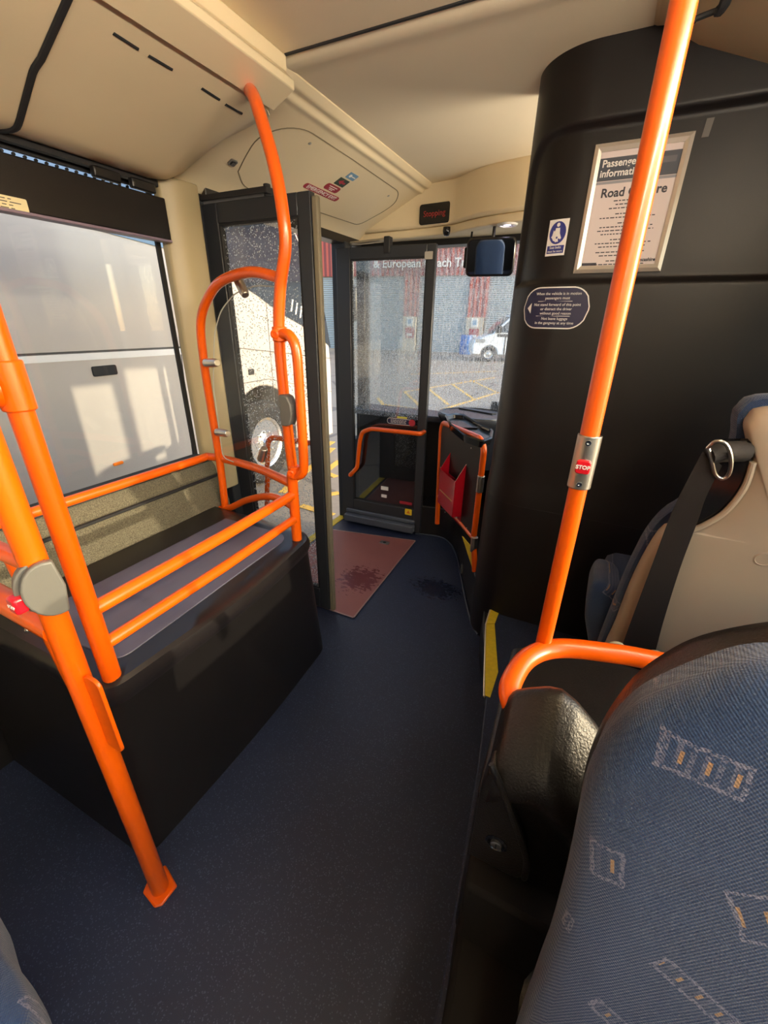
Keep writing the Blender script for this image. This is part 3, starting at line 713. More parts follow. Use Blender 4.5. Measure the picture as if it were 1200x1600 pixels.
# windscreen
ws = struct(MB().prism([(-1.70, .87), (.86, .87), (.86, 1.985), (-1.70, 1.985)], lambda u, v, w: V(u, 3.10+w, v), 0, .006).build('window_20', 'screen', smooth=0))
struct(MB().box((XL-.05, 3.04, .87), (XL+.02, 3.14, 2.0)).build('trim_14', 'black', bevel=.01))
struct(MB().box((XR-.06, 3.04, .87), (XR+.05, 3.14, 2.0)).build('trim_15', 'black', bevel=.01))
# quarter light between door and windscreen
struct(MB().box((XL-.02, 2.80, .62), (XL-.014, 3.04, 1.96)).build('window_21', 'glass', smooth=0))
struct(MB().box((XL-.05, 2.80, G+.05), (XL+.01, 3.04, .62)).build('wall_left', 'black'))
struct(MB().box((XL-.0, 3.0, 1.955), (XR, 3.12, 2.03)).build('trim_16', 'black', bevel=.004))
# window shelf
mb = MB(); mb.prism([(-1.66, 3.05), (-1.66, 2.85), (-1.2, 2.83), (-.90, 2.87), (-.55, 2.80), (.8, 2.8), (.8, 3.09), (-1.66, 3.09)], lambda u, v, w: V(u, v, w), .84, .885)
struct(mb.build('trim_17', 'dashblue', bevel=.012, bseg=3))
# kick panel under the shelf behind the far leaf
struct(MB().box((-1.66, 2.93, 0), (-.62, 3.03, .84)).build('trim_18', 'black_soft', bevel=.01))
# cream header
hpth = [(-1.66, 2.90), (-1.19, 2.87), (-.95, 2.83), (-.90, 2.79), (-.76, 2.68), (-.55, 2.62), (-.2, 2.58), (.86, 2.56), (.86, 3.08), (-1.66, 3.08)]
hq = [(p.x, p.y) for p in fillet([V(a, b, 0) for a, b in hpth], .10, 5)]
struct(MB().prism(hq, lambda u, v, w: V(u, v-.0*(w), w), 2.035, 2.26).build('wall_front', 'cream', bevel=.015, bseg=3))
hpt2 = [(-1.66, 2.925), (-1.19, 2.89), (-.95, 2.85), (-.87, 2.79), (-.72, 2.70), (-.50, 2.65), (.86, 2.6), (.86, 3.04), (-1.66, 3.04)]
struct(MB().prism([(p.x, p.y) for p in fillet([V(a, b, 0) for a, b in hpt2], .08, 5)], lambda u, v, w: V(u, v, w), 1.99, 2.034).build('trim_19', 'cream', bevel=.006))
# Stopping display
q = at(680, 334, y=2.855); fq = plane_map(q, V(.995, -.1, 0), V(0, 0, 1), V(-.1, -.995, 0))
ds = thing('stopping_display', q, 'small black sign with dim red Stopping lettering on the cream header', 'display')
MB().prism(rrect(.205, .105, .016), fq, -.02, .012).build('housing', 'black_gloss', ds, bevel=.003)
text('Stopping', lambda u, v, w: fq(u, v, w+.0125), .042, 'ledred').build('lettering', 'ledred', ds, smooth=0)
q = at(698, 361, y=2.85)
dm = thing('dome_camera', q, 'tiny black dome camera below the Stopping display', 'camera')
MB().lathe(q+V(0, 0, .02), V(0, 0, -1), [(.022, 0), (.024, .02), (.022, .03), (.014, .045), (0, .048)], 20).build('dome', 'black_gloss', dm)
MB().box(q+V(-.028, -.0, .012), q+V(.028, .05, .026)).build('mounting', 'cream', dm, bevel=.004)
q = at(793, 350, z=1.99)
dl = thing('downlight', q, 'round white downlight lit under the cab header', 'ceiling light')
MB().lathe(q, V(0, 0, -1), [(.055, 0), (.05, .008), (.04, .010), (.036, .004), (0, .004)], 28).build('bezel', 'white', dl)
for dx, dy in ((-.012, 0), (.012, 0), (0, .012), (0, -.012)): MB().lathe(q+V(dx, dy, -.004), V(0, 0, -1), [(.006, 0), (.006, .003), (0, .004)], 10).build('led', 'led', dl)

# driver's mirror
mc = at(766, 402, y=2.72); tgt = V(-.42, -2.3, 1.05)
nm = ((EYE-mc).normalized()+(tgt-mc).normalized()).normalized(); eu = V(0, 0, 1).cross(nm).normalized(); ev = nm.cross(eu)
nm0 = (EYE-mc).normalized(); 
fm = plane_map(mc, eu, ev, nm)
mr = thing('interior_mirror', mc, 'black framed interior mirror hanging below the cab header', 'mirror')
MB().prism(rrect(.27, .19, .03), fm, -.035, .008).build('housing', 'black_gloss', mr, bevel=.008)
MB().prism(rrect(.245, .165, .022), fm, .008, .0095).build('mirror_glass', mat('mirror', rgb(215, 220, 225), .02, metal=1), mr)
MB().tube([mc+V(0, .02, .08), mc+V(0, .03, .19)], .009, 10).build('stem', 'black', mr)
q = at(731, 402, y=2.80); sb_ = MB().box(q+V(-.022, -.01, -.055), q+V(.022, .03, .05)).build('sensor_box', 'black_soft', None, bevel=.005)
tag(sb_, 'small black sensor box left of the interior mirror', 'sensor')
MB().tube([q+V(0, .02, .04), q+V(0, .06, .20)], .006, 8).build('stem', 'black', sb_)

# dashboard pod
pod = thing('dashboard_pod', (-.62, 2.9, .85), 'dark rounded dashboard pod behind the cab door, under the windscreen', 'dashboard')
pc_ = at(742, 645, z=.95)
op = [(pc_.x+.26*math.cos(a), pc_.y+.02+.20*math.sin(a)) for a in [2*PI*i/28 for i in range(28)]]
op = [(min(x, .1) if x < -.45 else x+.25, y) for x, y in op]
MB().pillow(op, lambda u, v, w: V(u, v, w), [(.88, .60), (.9, .88), (1, .915), (1, .935), (.97, .945), (.9, .947), (.88, .942)]).build('pod_body', 'dashblue', pod)
q = at(742, 644, z=.93); mb = MB(); mb.hexa(q+V(-.12, -.0, -.01), V(.26, -.09, 0), V(.02, .05, 0), V(0, 0, .03)); mb.build('ticket_machine_bracket', 'black', pod, bevel=.003)
q = at(766, 640, z=.93); mb = MB(); mb.hexa(q+V(-.01, .05, -.01), V(.18, -.03, 0), V(.01, .02, 0), V(0, 0, .06)); mb.build('bracket_upright', 'black', pod, bevel=.002)
# steering wheel and driver's seat in the cab (seen in the mirror)
wh = thing('steering_wheel', (.25, 2.75, .9), 'black steering wheel inside the driver cab', 'steering wheel')
cw = V(.25, 2.72, .86); nw = V(0, -.75, .66); uw = V(1, 0, 0); vw = nw.cross(uw)
mb = MB(); mb.tube([cw+(uw*math.cos(a)+vw*math.sin(a))*.2 for a in [2*PI*i/32 for i in range(33)]], .014, 10); mb.build('wheel_rim', 'black', wh)
mb = MB(); [mb.cyl(cw, cw+(uw*math.cos(a)+vw*math.sin(a))*.2, .012, 8) for a in (.2, PI-.2, -PI/2)]; mb.build('spokes', 'black', wh); mb = MB(); mb.tube([cw+nw*.02, cw-nw*.2, V(.25, 2.9, .5), V(.25, 2.9, .24)], .04, 16); mb.build('steering_column', 'black', wh)
M['moq_plain'] = m_moquette('blue_moquette', [(.35, 1.2, .05, .02, .4, 0), (.28, 1.0, .04, .02, -.3, 0), (.42, .85, .03, .02, .2, 0)])
dsx = thing('driver_seat', (.32, 2.3, 0), 'blue fabric driver seat inside the cab, seen in the mirror', 'seat')
dmap = lambda u, v, w: V(.32+u, 2.08+w-.12*(v-.5), v)
MB().pillow(rrect(.46, .62, .12, 6, 0, .80), dmap, [(.8, -.05), (.97, -.02), (1, .03), (.95, .08), (.8, .11), (.4, .12)]).build('backrest', 'moq_plain', dsx)
MB().pillow(rrect(.28, .2, .08, 6, 0, 1.24), dmap, [(.8, -.04), (1, 0), (1, .05), (.8, .09)]).build('headrest', 'moq_plain', dsx)
MB().pillow(rrect(.48, .46, .1, 6, .32, 2.34), lambda u, v, w: V(u, v, w), [(.9, .38), (1, .40), (1, .47), (.9, .51), (.5, .52)]).build('seat_cushion', 'moq_plain', dsx)
MB().box((.14, 2.15, .24), (.5, 2.5, .40)).build('pedestal', 'black', dsx, bevel=.02)

# ================================================================== CAB PARTITION
RC = .20; YP = 1.75; XP = -.37
def surf(s, z, off=0.0):
    """s along the partition (0 where the flat part starts), z height, off outwards to the passengers"""
    if s >= 0: return V(XP+RC+s, YP-off, z)
    if s >= -RC*PI/2:
        a = -s/RC; return V(XP+RC-(RC+off)*math.sin(a), YP+RC-(RC+off)*math.cos(a), z)
    return V(XP-off, YP+RC+(-s-RC*PI/2), z)
def ss(e0, e1, x):
    t = max(0, min(1, (x-e0)/(e1-e0))); return t*t*(3-2*t)
def recess(s, z):
    # rounded rectangle open to the right
    s0, z0, z1, r = -.235, 1.635, 2.06, .13
    dx = s0+r-s; dz = max(z-(z1-r), 0)
    if s < s0+r and z > z1-r: d = r-math.hypot(dx, dz)
    else: d = min(s-s0, z1-z)
    d = min(d, z-z0)
    e = ss(-.010, .012, d)
    return -.018*e
S0, S1 = -.38, 1.03
zs = sorted(set([i*.05 for i in range(0, 32)]+[1.55+i*.007 for i in range(0, 101)]+[2.262]))
zs = [z for z in zs if z <= 2.262]
us = [S0+i*.006 for i in range(int(.60/.006)+1)]+[.25+i*.05 for i in range(16)]+[S1]
def lowoff(z):  # slight swell below the waist line
    return -.006*ss(1.70, 1.62, z)*0 + .0
def ztop(s):
    x = surf(s, 1).x; pts = [(-2, 2.262), (-.03, 2.262), (.07, 2.20), (.25, 2.13), (.60, 2.03), (.80, 1.98), (2, 1.96)]
    for (a, p), (b, q) in zip(pts, pts[1:]):
        if a <= x <= b: return p+(q-p)*(x-a)/(b-a)
mb = MB(); mb.rings([[surf(s, min(z, ztop(s)), recess(s, z)+.008*ss(.9, .8, z)) for z in zs]+[surf(s, min(z, ztop(s)), -.045) for z in (2.262, 1.5, .0)] for s in us])
part = thing('cab_partition', (.2, 1.8, 0), 'tall black driver cab partition with rounded corner', 'partition')
mb.build('panel', 'black_soft', part, smooth=50)
mb = MB(); mb.tube([surf(s, .78, .006) for s in us if -.35 <= s], .0025, 6); mb.build('seam', 'rubber', part)
mb = MB(); mb.tube([surf(S0, z, .002) for z in (0.9, 1.3, 1.62, 1.66, 2.24)], .008, 8); mb.build('edge_bead', 'rubber', part)
# small black block at the top corner
# plinth below the cab door and partition
pl = [at(650, 834, z=0), at(690, 839, z=0), at(706, 850, z=0), at(716, 872, z=0), at(727, 930, z=0), at(737, 972, z=0), at(748, 992, z=0)]
ring = [(p.x, p.y) for p in fillet(pl, .06, 4)]
ring = ring+[(-.2, 1.80), (.8, 1.80), (.8, 3.03), (-1.03, 3.03)]
pln = MB().prism(ring, lambda u, v, w: V(u+.03*w, v+.02*w, w), 0, .24).build('cab_plinth', 'black', None, bevel=.008)
tag(pln, 'low black kick plinth curving round the driver cab base', 'plinth')
mb = MB(); mb.tube([V(p[0], p[1], .004) for p in [(q.x-.004, q.y-.004) for q in fillet(pl, .06, 4)]], .006, 6); mb.build('cove_strip', mat('blue_cove_strip', rgb(40, 50, 70), .5), pln)
q = at(722, 888, z=.10); mb = MB(); q = onp(722, 889, (-.54+.002, 2.30, 0), (-.93, -.37, 0)); mb.lathe(q, V(-.93, -.37, 0), [(.034, -.01), (.034, .006), (.024, .009), (.022, .004), (0, .004)], 20); mb.build('vent_cap', 'greyplastic', pln)
# yellow step edge beneath the cab door
_A = at(757, 698, y=2.06); _B = at(690, 672, y=2.50); _d = V(_B.x-_A.x, _B.y-_A.y, 0).normalized(); _n = V(-_d.y, _d.x, 0)
if _n.dot(EYE-_A) < 0: _n = -_n
q = [onp(*p, _A+_n*.004, _n) for p in ((722, 838), (740, 858), (741, 898))]
MB().prism([(0, 0), (1, 0), (1, 1)], lambda u, v, w: q[0]+(q[1]-q[0])*u+(q[2]-q[1])*v+V(0, 0, 0)-_n*.004*w, 0, 1).build('step_marking', 'yellow', pln)

# cab door: orange tube frame with black panel
A = at(757, 698, y=2.06); Bq = at(690, 672, y=2.50)
dA, dB = V(A.x, A.y, 0), V(Bq.x, Bq.y, 0)
dd = (dB-dA); DL = dd.length; dd.normalize(); dn = V(-dd.y, dd.x, 0)
if dn.dot(EYE-dA) < 0: dn = -dn
fd_ = lambda u, v, w=0: dA+dd*u+dn*w+V(0, 0, v)
cd = thing('cab_door', (dA+dB)/2+V(0, 0, .24), 'half height black driver cab door in an orange tube frame', 'door')
zT = .90
def dpt(px):  # on the door plane
    return onp(*px, dA, dn)
def duv(px):
    p = dpt(px); return ((p-dA).dot(dd), p.z)
bl = duv((686, 775)); brr = duv((742, 843)); btm = duv((683, 818)); btmr = duv((742, 893)); tl = duv((690, 668)); trr = duv((757, 700))
u0, u1 = 0.0, tl[0]
frm = [fd_(btmr[0], btmr[1]), fd_(u0, brr[1]), fd_(u0, trr[1]-.005), fd_(.05, trr[1]+.035), fd_(u1-.02, tl[1]+.035), fd_(u1, tl[1]-.02), fd_(btm[0], btm[1])]
MB().tube(fillet(frm, [0, .02, .03, .05, .03, .04, 0], 5), .016, 14).build('frame', 'orange', cd)
MB().tube([fd_(brr[0], brr[1]), fd_(bl[0], bl[1])], .014, 12).build('lower_rail', 'orange', cd)
MB().prism([(.01, brr[1]), (u1-.005, bl[1]), (u1-.01, tl[1]+.02), (.01, trr[1]+.02)], lambda u, v, w: fd_(u, v, w), -.006, .006).build('panel', 'black_soft', cd)
for px in ((751, 756), (741, 850)):
    u, v = duv(px); MB().cyl(fd_(u, v-.045, .002), fd_(u, v+.045, .002), .019, 16).build('hinge', 'steel', cd, bevel=.002)
for px in ((690, 730), (697, 800), (731, 825), (744, 786), (738, 700)):
    u, v = duv(px); MB().lathe(fd_(u, v, .006), dn, [(.004, 0), (.004, .002), (0, .003)], 8).build('rivet', 'steel', cd)
# tray on top
ty = [at(697, 653, z=.955), at(708, 650, z=.955), at(724, 651, z=.955), at(752, 668, z=.955), at(768, 675, z=.955), at(766, 687, z=.955), at(752, 692, z=.955), at(726, 683, z=.955), at(705, 666, z=.955)]
cxy = sum(ty, V(0, 0, 0))/len(ty)
typ = [(p.x, p.y) for p in fillet(ty+[ty[0]], .02, 4)][:-1]
MB().pillow(typ, lambda u, v, w: V(u, v, w), [(.9, .925), (1.02, .93), (1.08, .966), (1.03, .972), (.96, .966), (.93, .948)]).build('change_tray', 'black_gloss', cd)
mb = MB(); mb.hexa(V(cxy.x, cxy.y, .942)+V(-.05, -.035, 0), V(.1, .06, 0), V(-.006, .01, 0), V(0, 0, .014)); mb.build('tray_divider', 'black_gloss', cd)
# leaflet holder
lh = thing('leaflet_holder', fd_(.2, .5, .02), 'empty red leaflet holder screwed to the cab door', 'leaflet holder')
def dz(px): u, v = duv(px); return u, v
ul, vl = duv((697, 790)); ur, vr = duv((728, 790))
W0, W1 = duv((731, 720))[0], duv((704, 720))[0]; zb = .47; zt = duv((730, 722))[1]-.01; zf = zt-.10
w_ = .055
mb = MB(); mb.hexa(fd_(W0, zb-.06, .006), dd*(W1-W0), V(0, 0, zf-zb+.03), dn*.003); mb.build('back_plate', 'redcard', lh)
mb = MB(); mb.hexa(fd_(W0, zb, .006+w_), dd*(W1-W0), V(0, 0, zf-zb), dn*.003); mb.build('front_plate', 'redcard', lh)
for u in (W0, W1-.003):
    mb = MB(); mb.prism([(0, zb), (w_+.003, zb), (w_+.003, zf), (0, zt)], lambda a, b, c: fd_(u+c, b, .006+a), 0, .003); mb.build('side_plate', 'redcard', lh)
mb = MB(); mb.hexa(fd_(W0, zb, .006), dd*(W1-W0), V(0, 0, .003), dn*w_); mb.build('bottom_plate', 'redcard', lh)
mb = MB(); mb.hexa(fd_(W0+.02, zb+.09, .0095+w_), dd*(W1-W0-.04), V(0, 0, .006), dn*.001); mb.build('gold_print', mat('gold_print', rgb(190, 130, 70), .4), lh)
for u in (W0+.05, W0+.07): MB().lathe(fd_(u, zb-.03, .009), dn, [(.006, 0), (.005, .004), (0, .005)], 10).build('screw', 'steel', lh)

# --------------------------------------------------------------- notices on the partition
def smap(s0, z0, off=0): return lambda u, v, w=0: surf(s0+u, z0+v, off+w)
def sz(px, y=YP):  # s,z of a picture point on the flat part
    p = at(*px, y=y); return p.x-(XP+RC), p.z
a = sz((930, 228), 1.768); b = sz((1088, 205), 1.768); c = sz((1030, 427), 1.768); d = sz((897, 425), 1.768)
sL, sR = (a[0]+d[0])/2, (b[0]+c[0])/2; zT_, zB_ = (a[1]+b[1])/2, (c[1]+d[1])/2
PW, PH = sR-sL, zT_-zB_; fo = smap((sL+sR)/2, (zT_+zB_)/2, -.0165)
po = thing('notice_frame', fo(0, -PH/2), 'silver snap frame holding a road closure notice on the partition', 'framed notice')
bw = .021
mb = MB()
for (u0_, v0_, u1_, v1_) in ((-PW/2, PH/2, PW/2, PH/2), (PW/2, PH/2, PW/2, -PH/2), (PW/2, -PH/2, -PW/2, -PH/2), (-PW/2, -PH/2, -PW/2, PH/2)):
    A0 = (u0_, v0_); A1 = (u1_, v1_); I0 = (u0_-math.copysign(bw, u0_), v0_-math.copysign(bw, v0_)); I1 = (u1_-math.copysign(bw, u1_), v1_-math.copysign(bw, v1_))
    mid0 = ((A0[0]+I0[0])/2, (A0[1]+I0[1])/2); mid1 = ((A1[0]+I1[0])/2, (A1[1]+I1[1])/2)
    r0 = [fo(*A0, 0), fo(*A0, .006), fo(*mid0, .011), fo(*I0, .007), fo(*I0, 0)]; r1 = [fo(*A1, 0), fo(*A1, .006), fo(*mid1, .011), fo(*I1, .007), fo(*I1, 0)]
    mb.rings([r0, r1])
mb.build('snap_frame', 'alu', po, smooth=20)
iw, ih = PW-2*bw, PH-2*bw
pp_ = MB().prism(rrect(iw, ih, .001, 1), fo, .001, .003).build('notice_sheet', 'paper', po, smooth=0)
MB().prism(rrect(iw, .058, .001, 1, 0, ih/2-.045), fo, .003, .0035).build('header_band', mat('slate_print', rgb(62, 66, 76), .6), pp_, smooth=0)
MB().prism(rrect(iw, .007, .001, 1, 0, ih/2-.079), fo, .003, .0035).build('header_rule', mat('grey_print', rgb(140, 140, 146), .6), pp_, smooth=0)
text('Passenger', lambda u, v, w: fo(-iw/2+.008+u, ih/2-.031+v, .0036+w), .026, 'white', align='LEFT', bold=.0005).build('lettering', 'white', pp_, smooth=0)
text('information', lambda u, v, w: fo(-iw/2+.006+u, ih/2-.056+v, .0036+w), .026, 'white', align='LEFT', bold=.0005).build('lettering', 'white', pp_, smooth=0)
text('Road Closure', lambda u, v, w: fo(u+.002, ih/2-.107+v, .0032+w), .0325, 'ink', bold=.0008).build('lettering', 'ink', pp_, smooth=0)
text('Lancashire', lambda u, v, w: fo(iw/2-.002+u, -ih/2+.013+v, .0032+w), .013, 'ink', align='RIGHT', bold=.0004).build('lettering', 'ink', pp_, smooth=0)
mb = MB(); mb.prism(rrect(.045, .008, .0005, 1, -iw/2+.024, -ih/2+.005), fo, .003, .0034)
mb.build('footer_mark', 'ink', pp_, smooth=0); mb = MB()
for kx in range(1): mb.prism(rrect(.048, .015, .0005, 1, iw/2-.034, ih/2-.036), fo, .0036, .0038)
mb.build('header_mark', mat('slate_mark', rgb(90, 92, 100), .6), pp_, smooth=0)
mb = MB(); v = ih/2-.128; rows = [.4, .34, .48, 0, .3, .66, 0, .2, .62, .66, .56, 0, .3, .66, .56, 0, .6, .5, 0, .3, .66, .6, .4]
for rw in rows:
    if rw:
        u = -iw*rw*.55; e = iw*rw*.55
        while u < e:
            l = random.uniform(.005, .014); mb.prism(rrect(min(l, e-u), .0028, .0005, 1, u+l/2, v), fo, .003, .0034); u += l+.0028
        v -= .0098
    else: v -= .0055
mb.build('small_print', 'ink', pp_, smooth=0)
# blue seat belt sign
s_, z_ = -.10, 0
pcen = at(869, 373, y=1.79)
s_ = -RC*math.asin(min(1, (XP+RC-pcen.x)/RC)); z_ = pcen.z; fs = smap(s_, z_, -.0165)
sg = MB(); 
n_ = 8; sg.rings([[fs(-.036+.072*i/n_, -.053, w) for i in range(n_+1)]+[fs(.036-.072*i/n_, .053, w) for i in range(n_+1)] for w in (0, .0015)])
so = sg.build('seat_belt_sign', 'white', None, smooth=0); tag(so, 'white seat belt sign with a blue disc on the partition corner', 'sign')
mb = MB(); mb.rings([[fs(.030*math.cos(a), .014+.033*math.sin(a), w) for a in [2*PI*i/28 for i in range(28)]] for w in (.0015, .002)]); mb.build('blue_disc', 'bluesign', so, smooth=0)
mb = MB(); mb.prism([(.006*math.cos(a), .037+.006*math.sin(a)) for a in [2*PI*i/10 for i in range(10)]], fs, .002, .0026)
mb.prism([(-.008, .028), (.007, .028), (.009, .012), (.016, -.002), (.012, -.006), (.003, .004), (-.003, .004), (-.012, -.006), (-.016, -.002), (-.009, .012)], fs, .002, .0026)
mb.prism([(-.010, .005), (.010, .005), (.014, -.003), (-.014, -.003)], fs, .0021, .0027); mb.build('pictogram', 'white', so, smooth=0)
mb = MB(); mb.prism(rrect(.006, .006, .001, 1, 0, 0), fs, .0028, .0030); mb.build('buckle_mark', 'bluesign', so, smooth=0)
mb = MB(); mb.rings([[fs(-.031+.062*i/6, -.046, w) for i in range(7)]+[fs(.031-.062*i/6, -.023, w) for i in range(7)] for w in (.0015, .002)]); mb.build('text_panel', 'bluesign', so, smooth=0)
text('Seat belts', lambda u, v, w: fs(u, v-.029, w+.0022), .011, 'white').build('lettering', 'white', so, smooth=0)
text('must be worn', lambda u, v, w: fs(u, v-.040, w+.0022), .0095, 'white').build('lettering', 'white', so, smooth=0)
# oval notice
pL, pR_ = at(820, 482, y=1.80), at(921, 482, y=1.75)
sl = -RC*math.asin(min(1, (XP+RC-pL.x)/RC)); sr_ = pR_.x-(XP+RC)
zt1, zb1 = at(880, 448, y=1.755).z, at(870, 514, y=1.755).z
WO, HO = sr_-sl, zt1-zb1; fv = smap((sl+sr_)/2, (zt1+zb1)/2, .001)
def oval(w, h, r): return [p for p in rrect(w, h, r, 10)]
def dense(poly, n=6):
    out = []
    for i in range(len(poly)):
        a, b = poly[i], poly[(i+1) % len(poly)]
        k = max(1, int(math.hypot(b[0]-a[0], b[1]-a[1])/.012))
        for j in range(k): out.append((a[0]+(b[0]-a[0])*j/k, a[1]+(b[1]-a[1])*j/k))
    return out
def strips(name, w, h, r, m, o0, o1, parent):
    mb = MB(); N = 24; rings = []
    for i in range(N+1):
        u = -w/2+w*i/N; e = max(0, r-min(u+w/2, w/2-u)); hh = h/2-r+math.sqrt(max(0, r*r-e*e)); hh = max(hh, .0005)
        rings.append([fv(u, -hh, o0), fv(u, hh, o0), fv(u, hh, o1), fv(u, -hh, o1)])
    return mb.rings(rings).build(name, m, parent, smooth=0)
ov = strips('oval_notice', WO, HO, HO*.46, 'white', 0, .001, None); tag(ov, 'rounded navy notice with a white border about standing forward, on the partition', 'notice')
strips('navy_ground', WO-.008, HO-.008, HO*.46-.004, 'navy', .001, .0014, ov)
lines = [('When the vehicle is in motion', .36), ('passengers must', .24), ('Not stand forward of this point', .06), ('or distract the driver', -.06), ('without good reason', -.18), ('Not leave luggage', -.33), ('in the gangway at any time', -.45)]
for tx, k_ in lines:
    text(tx, lambda u, v, w: fv(u+.008, v+HO*.86*k_+.004, w+.0016), .0125, 'white').build('lettering', 'white', ov, smooth=0)
mb = MB()
for k_ in (.155, -.255): mb.prism(dense(rrect(WO*.5, .0016, .0003, 1, .0, HO*.86*k_+.004)), fv, .0014, .0018)
mb.prism([(-WO*.42, 0), (-WO*.355, .017), (-WO*.355, -.017)], fv, .0014, .0020); mb.build('rules_and_arrow', 'white', ov, smooth=0)
q = sz((1105, 199), 1.768); mb = MB(); mb.prism([(-.008, -.022), (.009, -.022), (.012, .02), (-.006, .02)], smap(q[0], q[1], -.017), 0, .001); o = mb.build('tape_scrap', mat('grey_tape', rgb(92, 88, 84), .6), None, smooth=0)
tag(o, 'small scrap of grey tape right of the framed notice', 'tape')

# ================================================================== STEP EDGE, POLE, CONSOLE
nz = thing('step_nosing', (-.2, 1.5, .2), 'yellow step nosing along the raised platform edge', 'step edge')
MB().prism([(-.25, 1.81), (-.205, 1.82), (-.205, 1.66), (-.24, 1.64)], lambda u, v, w: V(u, v, w), .2, .203).build('nosing_strip', 'yellow', nz)
MB().prism([(-.24, 1.635), (-.205, 1.655), (-.125, 1.36), (-.125, 1.22), (-.145, 1.22)], lambda u, v, w: V(u, v, w), .2, .203).build('nosing_strip', 'yellow', nz)
MB().tube([V(-.252, 1.81, .195), V(-.242, 1.64, .195), V(-.147, 1.22, .195)], .005, 6).build('edge_bead', 'alu', nz)

gp = thing('grab_pole', (.02, .72, .88), 'glossy orange grab pole in front of the partition with bell push', 'pole')
pt = at(1065, 0, y=.74); pb = at(850, 1000, y=.74)
top_ = V(pt.x, .74, 2.24)
MB().tube([V(pb.x, .74, pb.z-.01), V(pb.x, .74, 1.2), top_], .0148, 22).build('pole_tube', 'orange', gp)
qa, qb = at(912, 678, y=.74), at(899, 760, y=.74); hz = (qa.z-qb.z)/2; qc = V(pb.x, .74, (qa.z+qb.z)/2)
fn_ = (EYE-qc); fn_.z = 0; fn_.normalize(); eu_ = V(0, 0, 1).cross(fn_)
rings = []
for v in (-hz, hz):
    rings.append([qc+eu_*(.0185*math.sin(a))+fn_*(.0185*math.cos(a)*.95)+V(0, 0, v) for a in [(-110+220*i/14)*PI/180 for i in range(15)]])
MB().rings([r+[r[-1]*.92+qc*.08, r[0]*.92+qc*.08] for r in rings]).build('bell_push_housing', 'steel', gp, bevel=.002)
fb = plane_map(qc+fn_*.0165+V(0, 0, -.004), eu_, V(0, 0, 1), fn_)
bb = MB().prism(rrect(.022, .023, .005), fb, -.002, .006).build('bell_button', 'red', gp, bevel=.002)
text('STOP', lambda u, v, w: fb(u, v, w+.0062),   .0088, 'white', bold=.0003).build('lettering', 'white', bb, smooth=0)
for v in (hz-.010, -hz+.010): MB().lathe(qc+fn_*.0165+V(0, 0, v), fn_, [(.0045, 0), (.0045, .002), (.002, .002), (0, .001)], 10).build('screw', 'chrome', gp)

# horizontal loop handrail
lp_ = [V(.62, .86, .90), at(1040, 1036, z=.90), at(950, 1020, z=.90), at(872, 1013, z=.90), at(825, 1028, z=.90), at(798, 1068, z=.895), at(800, 1100, z=.885), at(820, 1140, z=.87), at(850, 1180, z=.85)]
hr = MB().tube(smoothpath(lp_, 7), .0195, 18).build('loop_handrail', 'orange', None)
tag(hr, 'orange handrail curving round the console at the foot of the grab pole', 'handrail')

# console with keyhole
cs = thing('seat_console', (.2, .7, .2), 'black moulded console with a round lock between the back to back seats', 'console')
ct = [(-.062, .95), (.05, 1.02), (.62, 1.02), (.62, .56), (-.048, .50)]
ctf = [(p.x, p.y) for p in fillet([V(a, b, 0) for a, b in ct+[ct[0]]], [0, .05, .02, .02, .04, 0], 4)][:-1]
MB().prism(ctf, lambda u, v, w: V(u, v, w), .2, .70).build('console_body', 'black_rough', cs, bevel=.012, bseg=3)
# front moulding that faces the rear
def cm(u, v, w): return V(u, .50-w, v)
def hpk(u):
    pts = [(-.036, .895), (-.02, .925), (.0, .94), (.03, .958), (.05, .962), (.075, .948), (.11, .915), (.14, .88)]
    for (a, p), (b, q) in zip(pts, pts[1:]):
        if a <= u <= b: return p+(q-p)*(u-a)/(b-a)
    return pts[-1][1]
rings = []
for i in range(30):
    u = -.036+.176*i/29; h = hpk(u); e = 1-ss(-.036, -.022, u); g = ss(-.036, .06, u)
    pr_ = [(-.10, .52), (-.10, h-.03), (-.085, h-.008), (-.07, h), (-.055, h-.006), (-.02, h-.045), (.018, h-.085), (.034, h-.115), (.036, h-.14), (.022, h-.17), (.008, h-.20), (.0, h-.26), (.0, .54), (-.01, .52)]
    rings.append([cm(u, v-e*.012*(1 if v > .6 else 0), w-e*.012) for w, v in pr_])
MB().rings(rings).build('moulding', 'black_rough', cs, smooth=50)
pl_ = [(-.040, .60), (-.040, .80), (-.030, .855), (.0, .80), (.035, .715), (.052, .665), (.055, .60)]
MB().pillow([(p.x, p.z) for p in fillet([V(a, 0, b) for a, b in pl_+[pl_[0]]], [0]+[.02]*6+[0], 4)][:-1], cm, [(1, -.01), (1, .024), (.975, .030), (.95, .031)]).build('lock_plate', 'black_rough', cs, smooth=50)
mb = MB(); mb.tube(smoothpath([cm(-.030, .862, .030), cm(.004, .80, .034), cm(.037, .722, .034), cm(.055, .668, .032), cm(.058, .61, .028)], 6), [.004]+[.006]*23+[.004], 10); mb.build('ridge', 'black_rough', cs)
q = at(776, 1315, y=.472); 
MB().lathe(q, V(0, -1, 0), [(.020, 0), (.019, .004), (.015, .006), (.012, .003), (0, .003)], 26).build('lock_bezel', 'black_gloss', cs)
lk = MB().lathe(q+V(0, -.003, 0), V(0, -1, 0), [(.0095, 0), (.0095, .004), (.008, .005), (0, .005)], 22).build('lock_barrel', 'steel', cs)
MB().box(q+V(-.001, -.0095, -.006), q+V(.001, -.0075, .006)).build('keyway', 'rubber', lk)
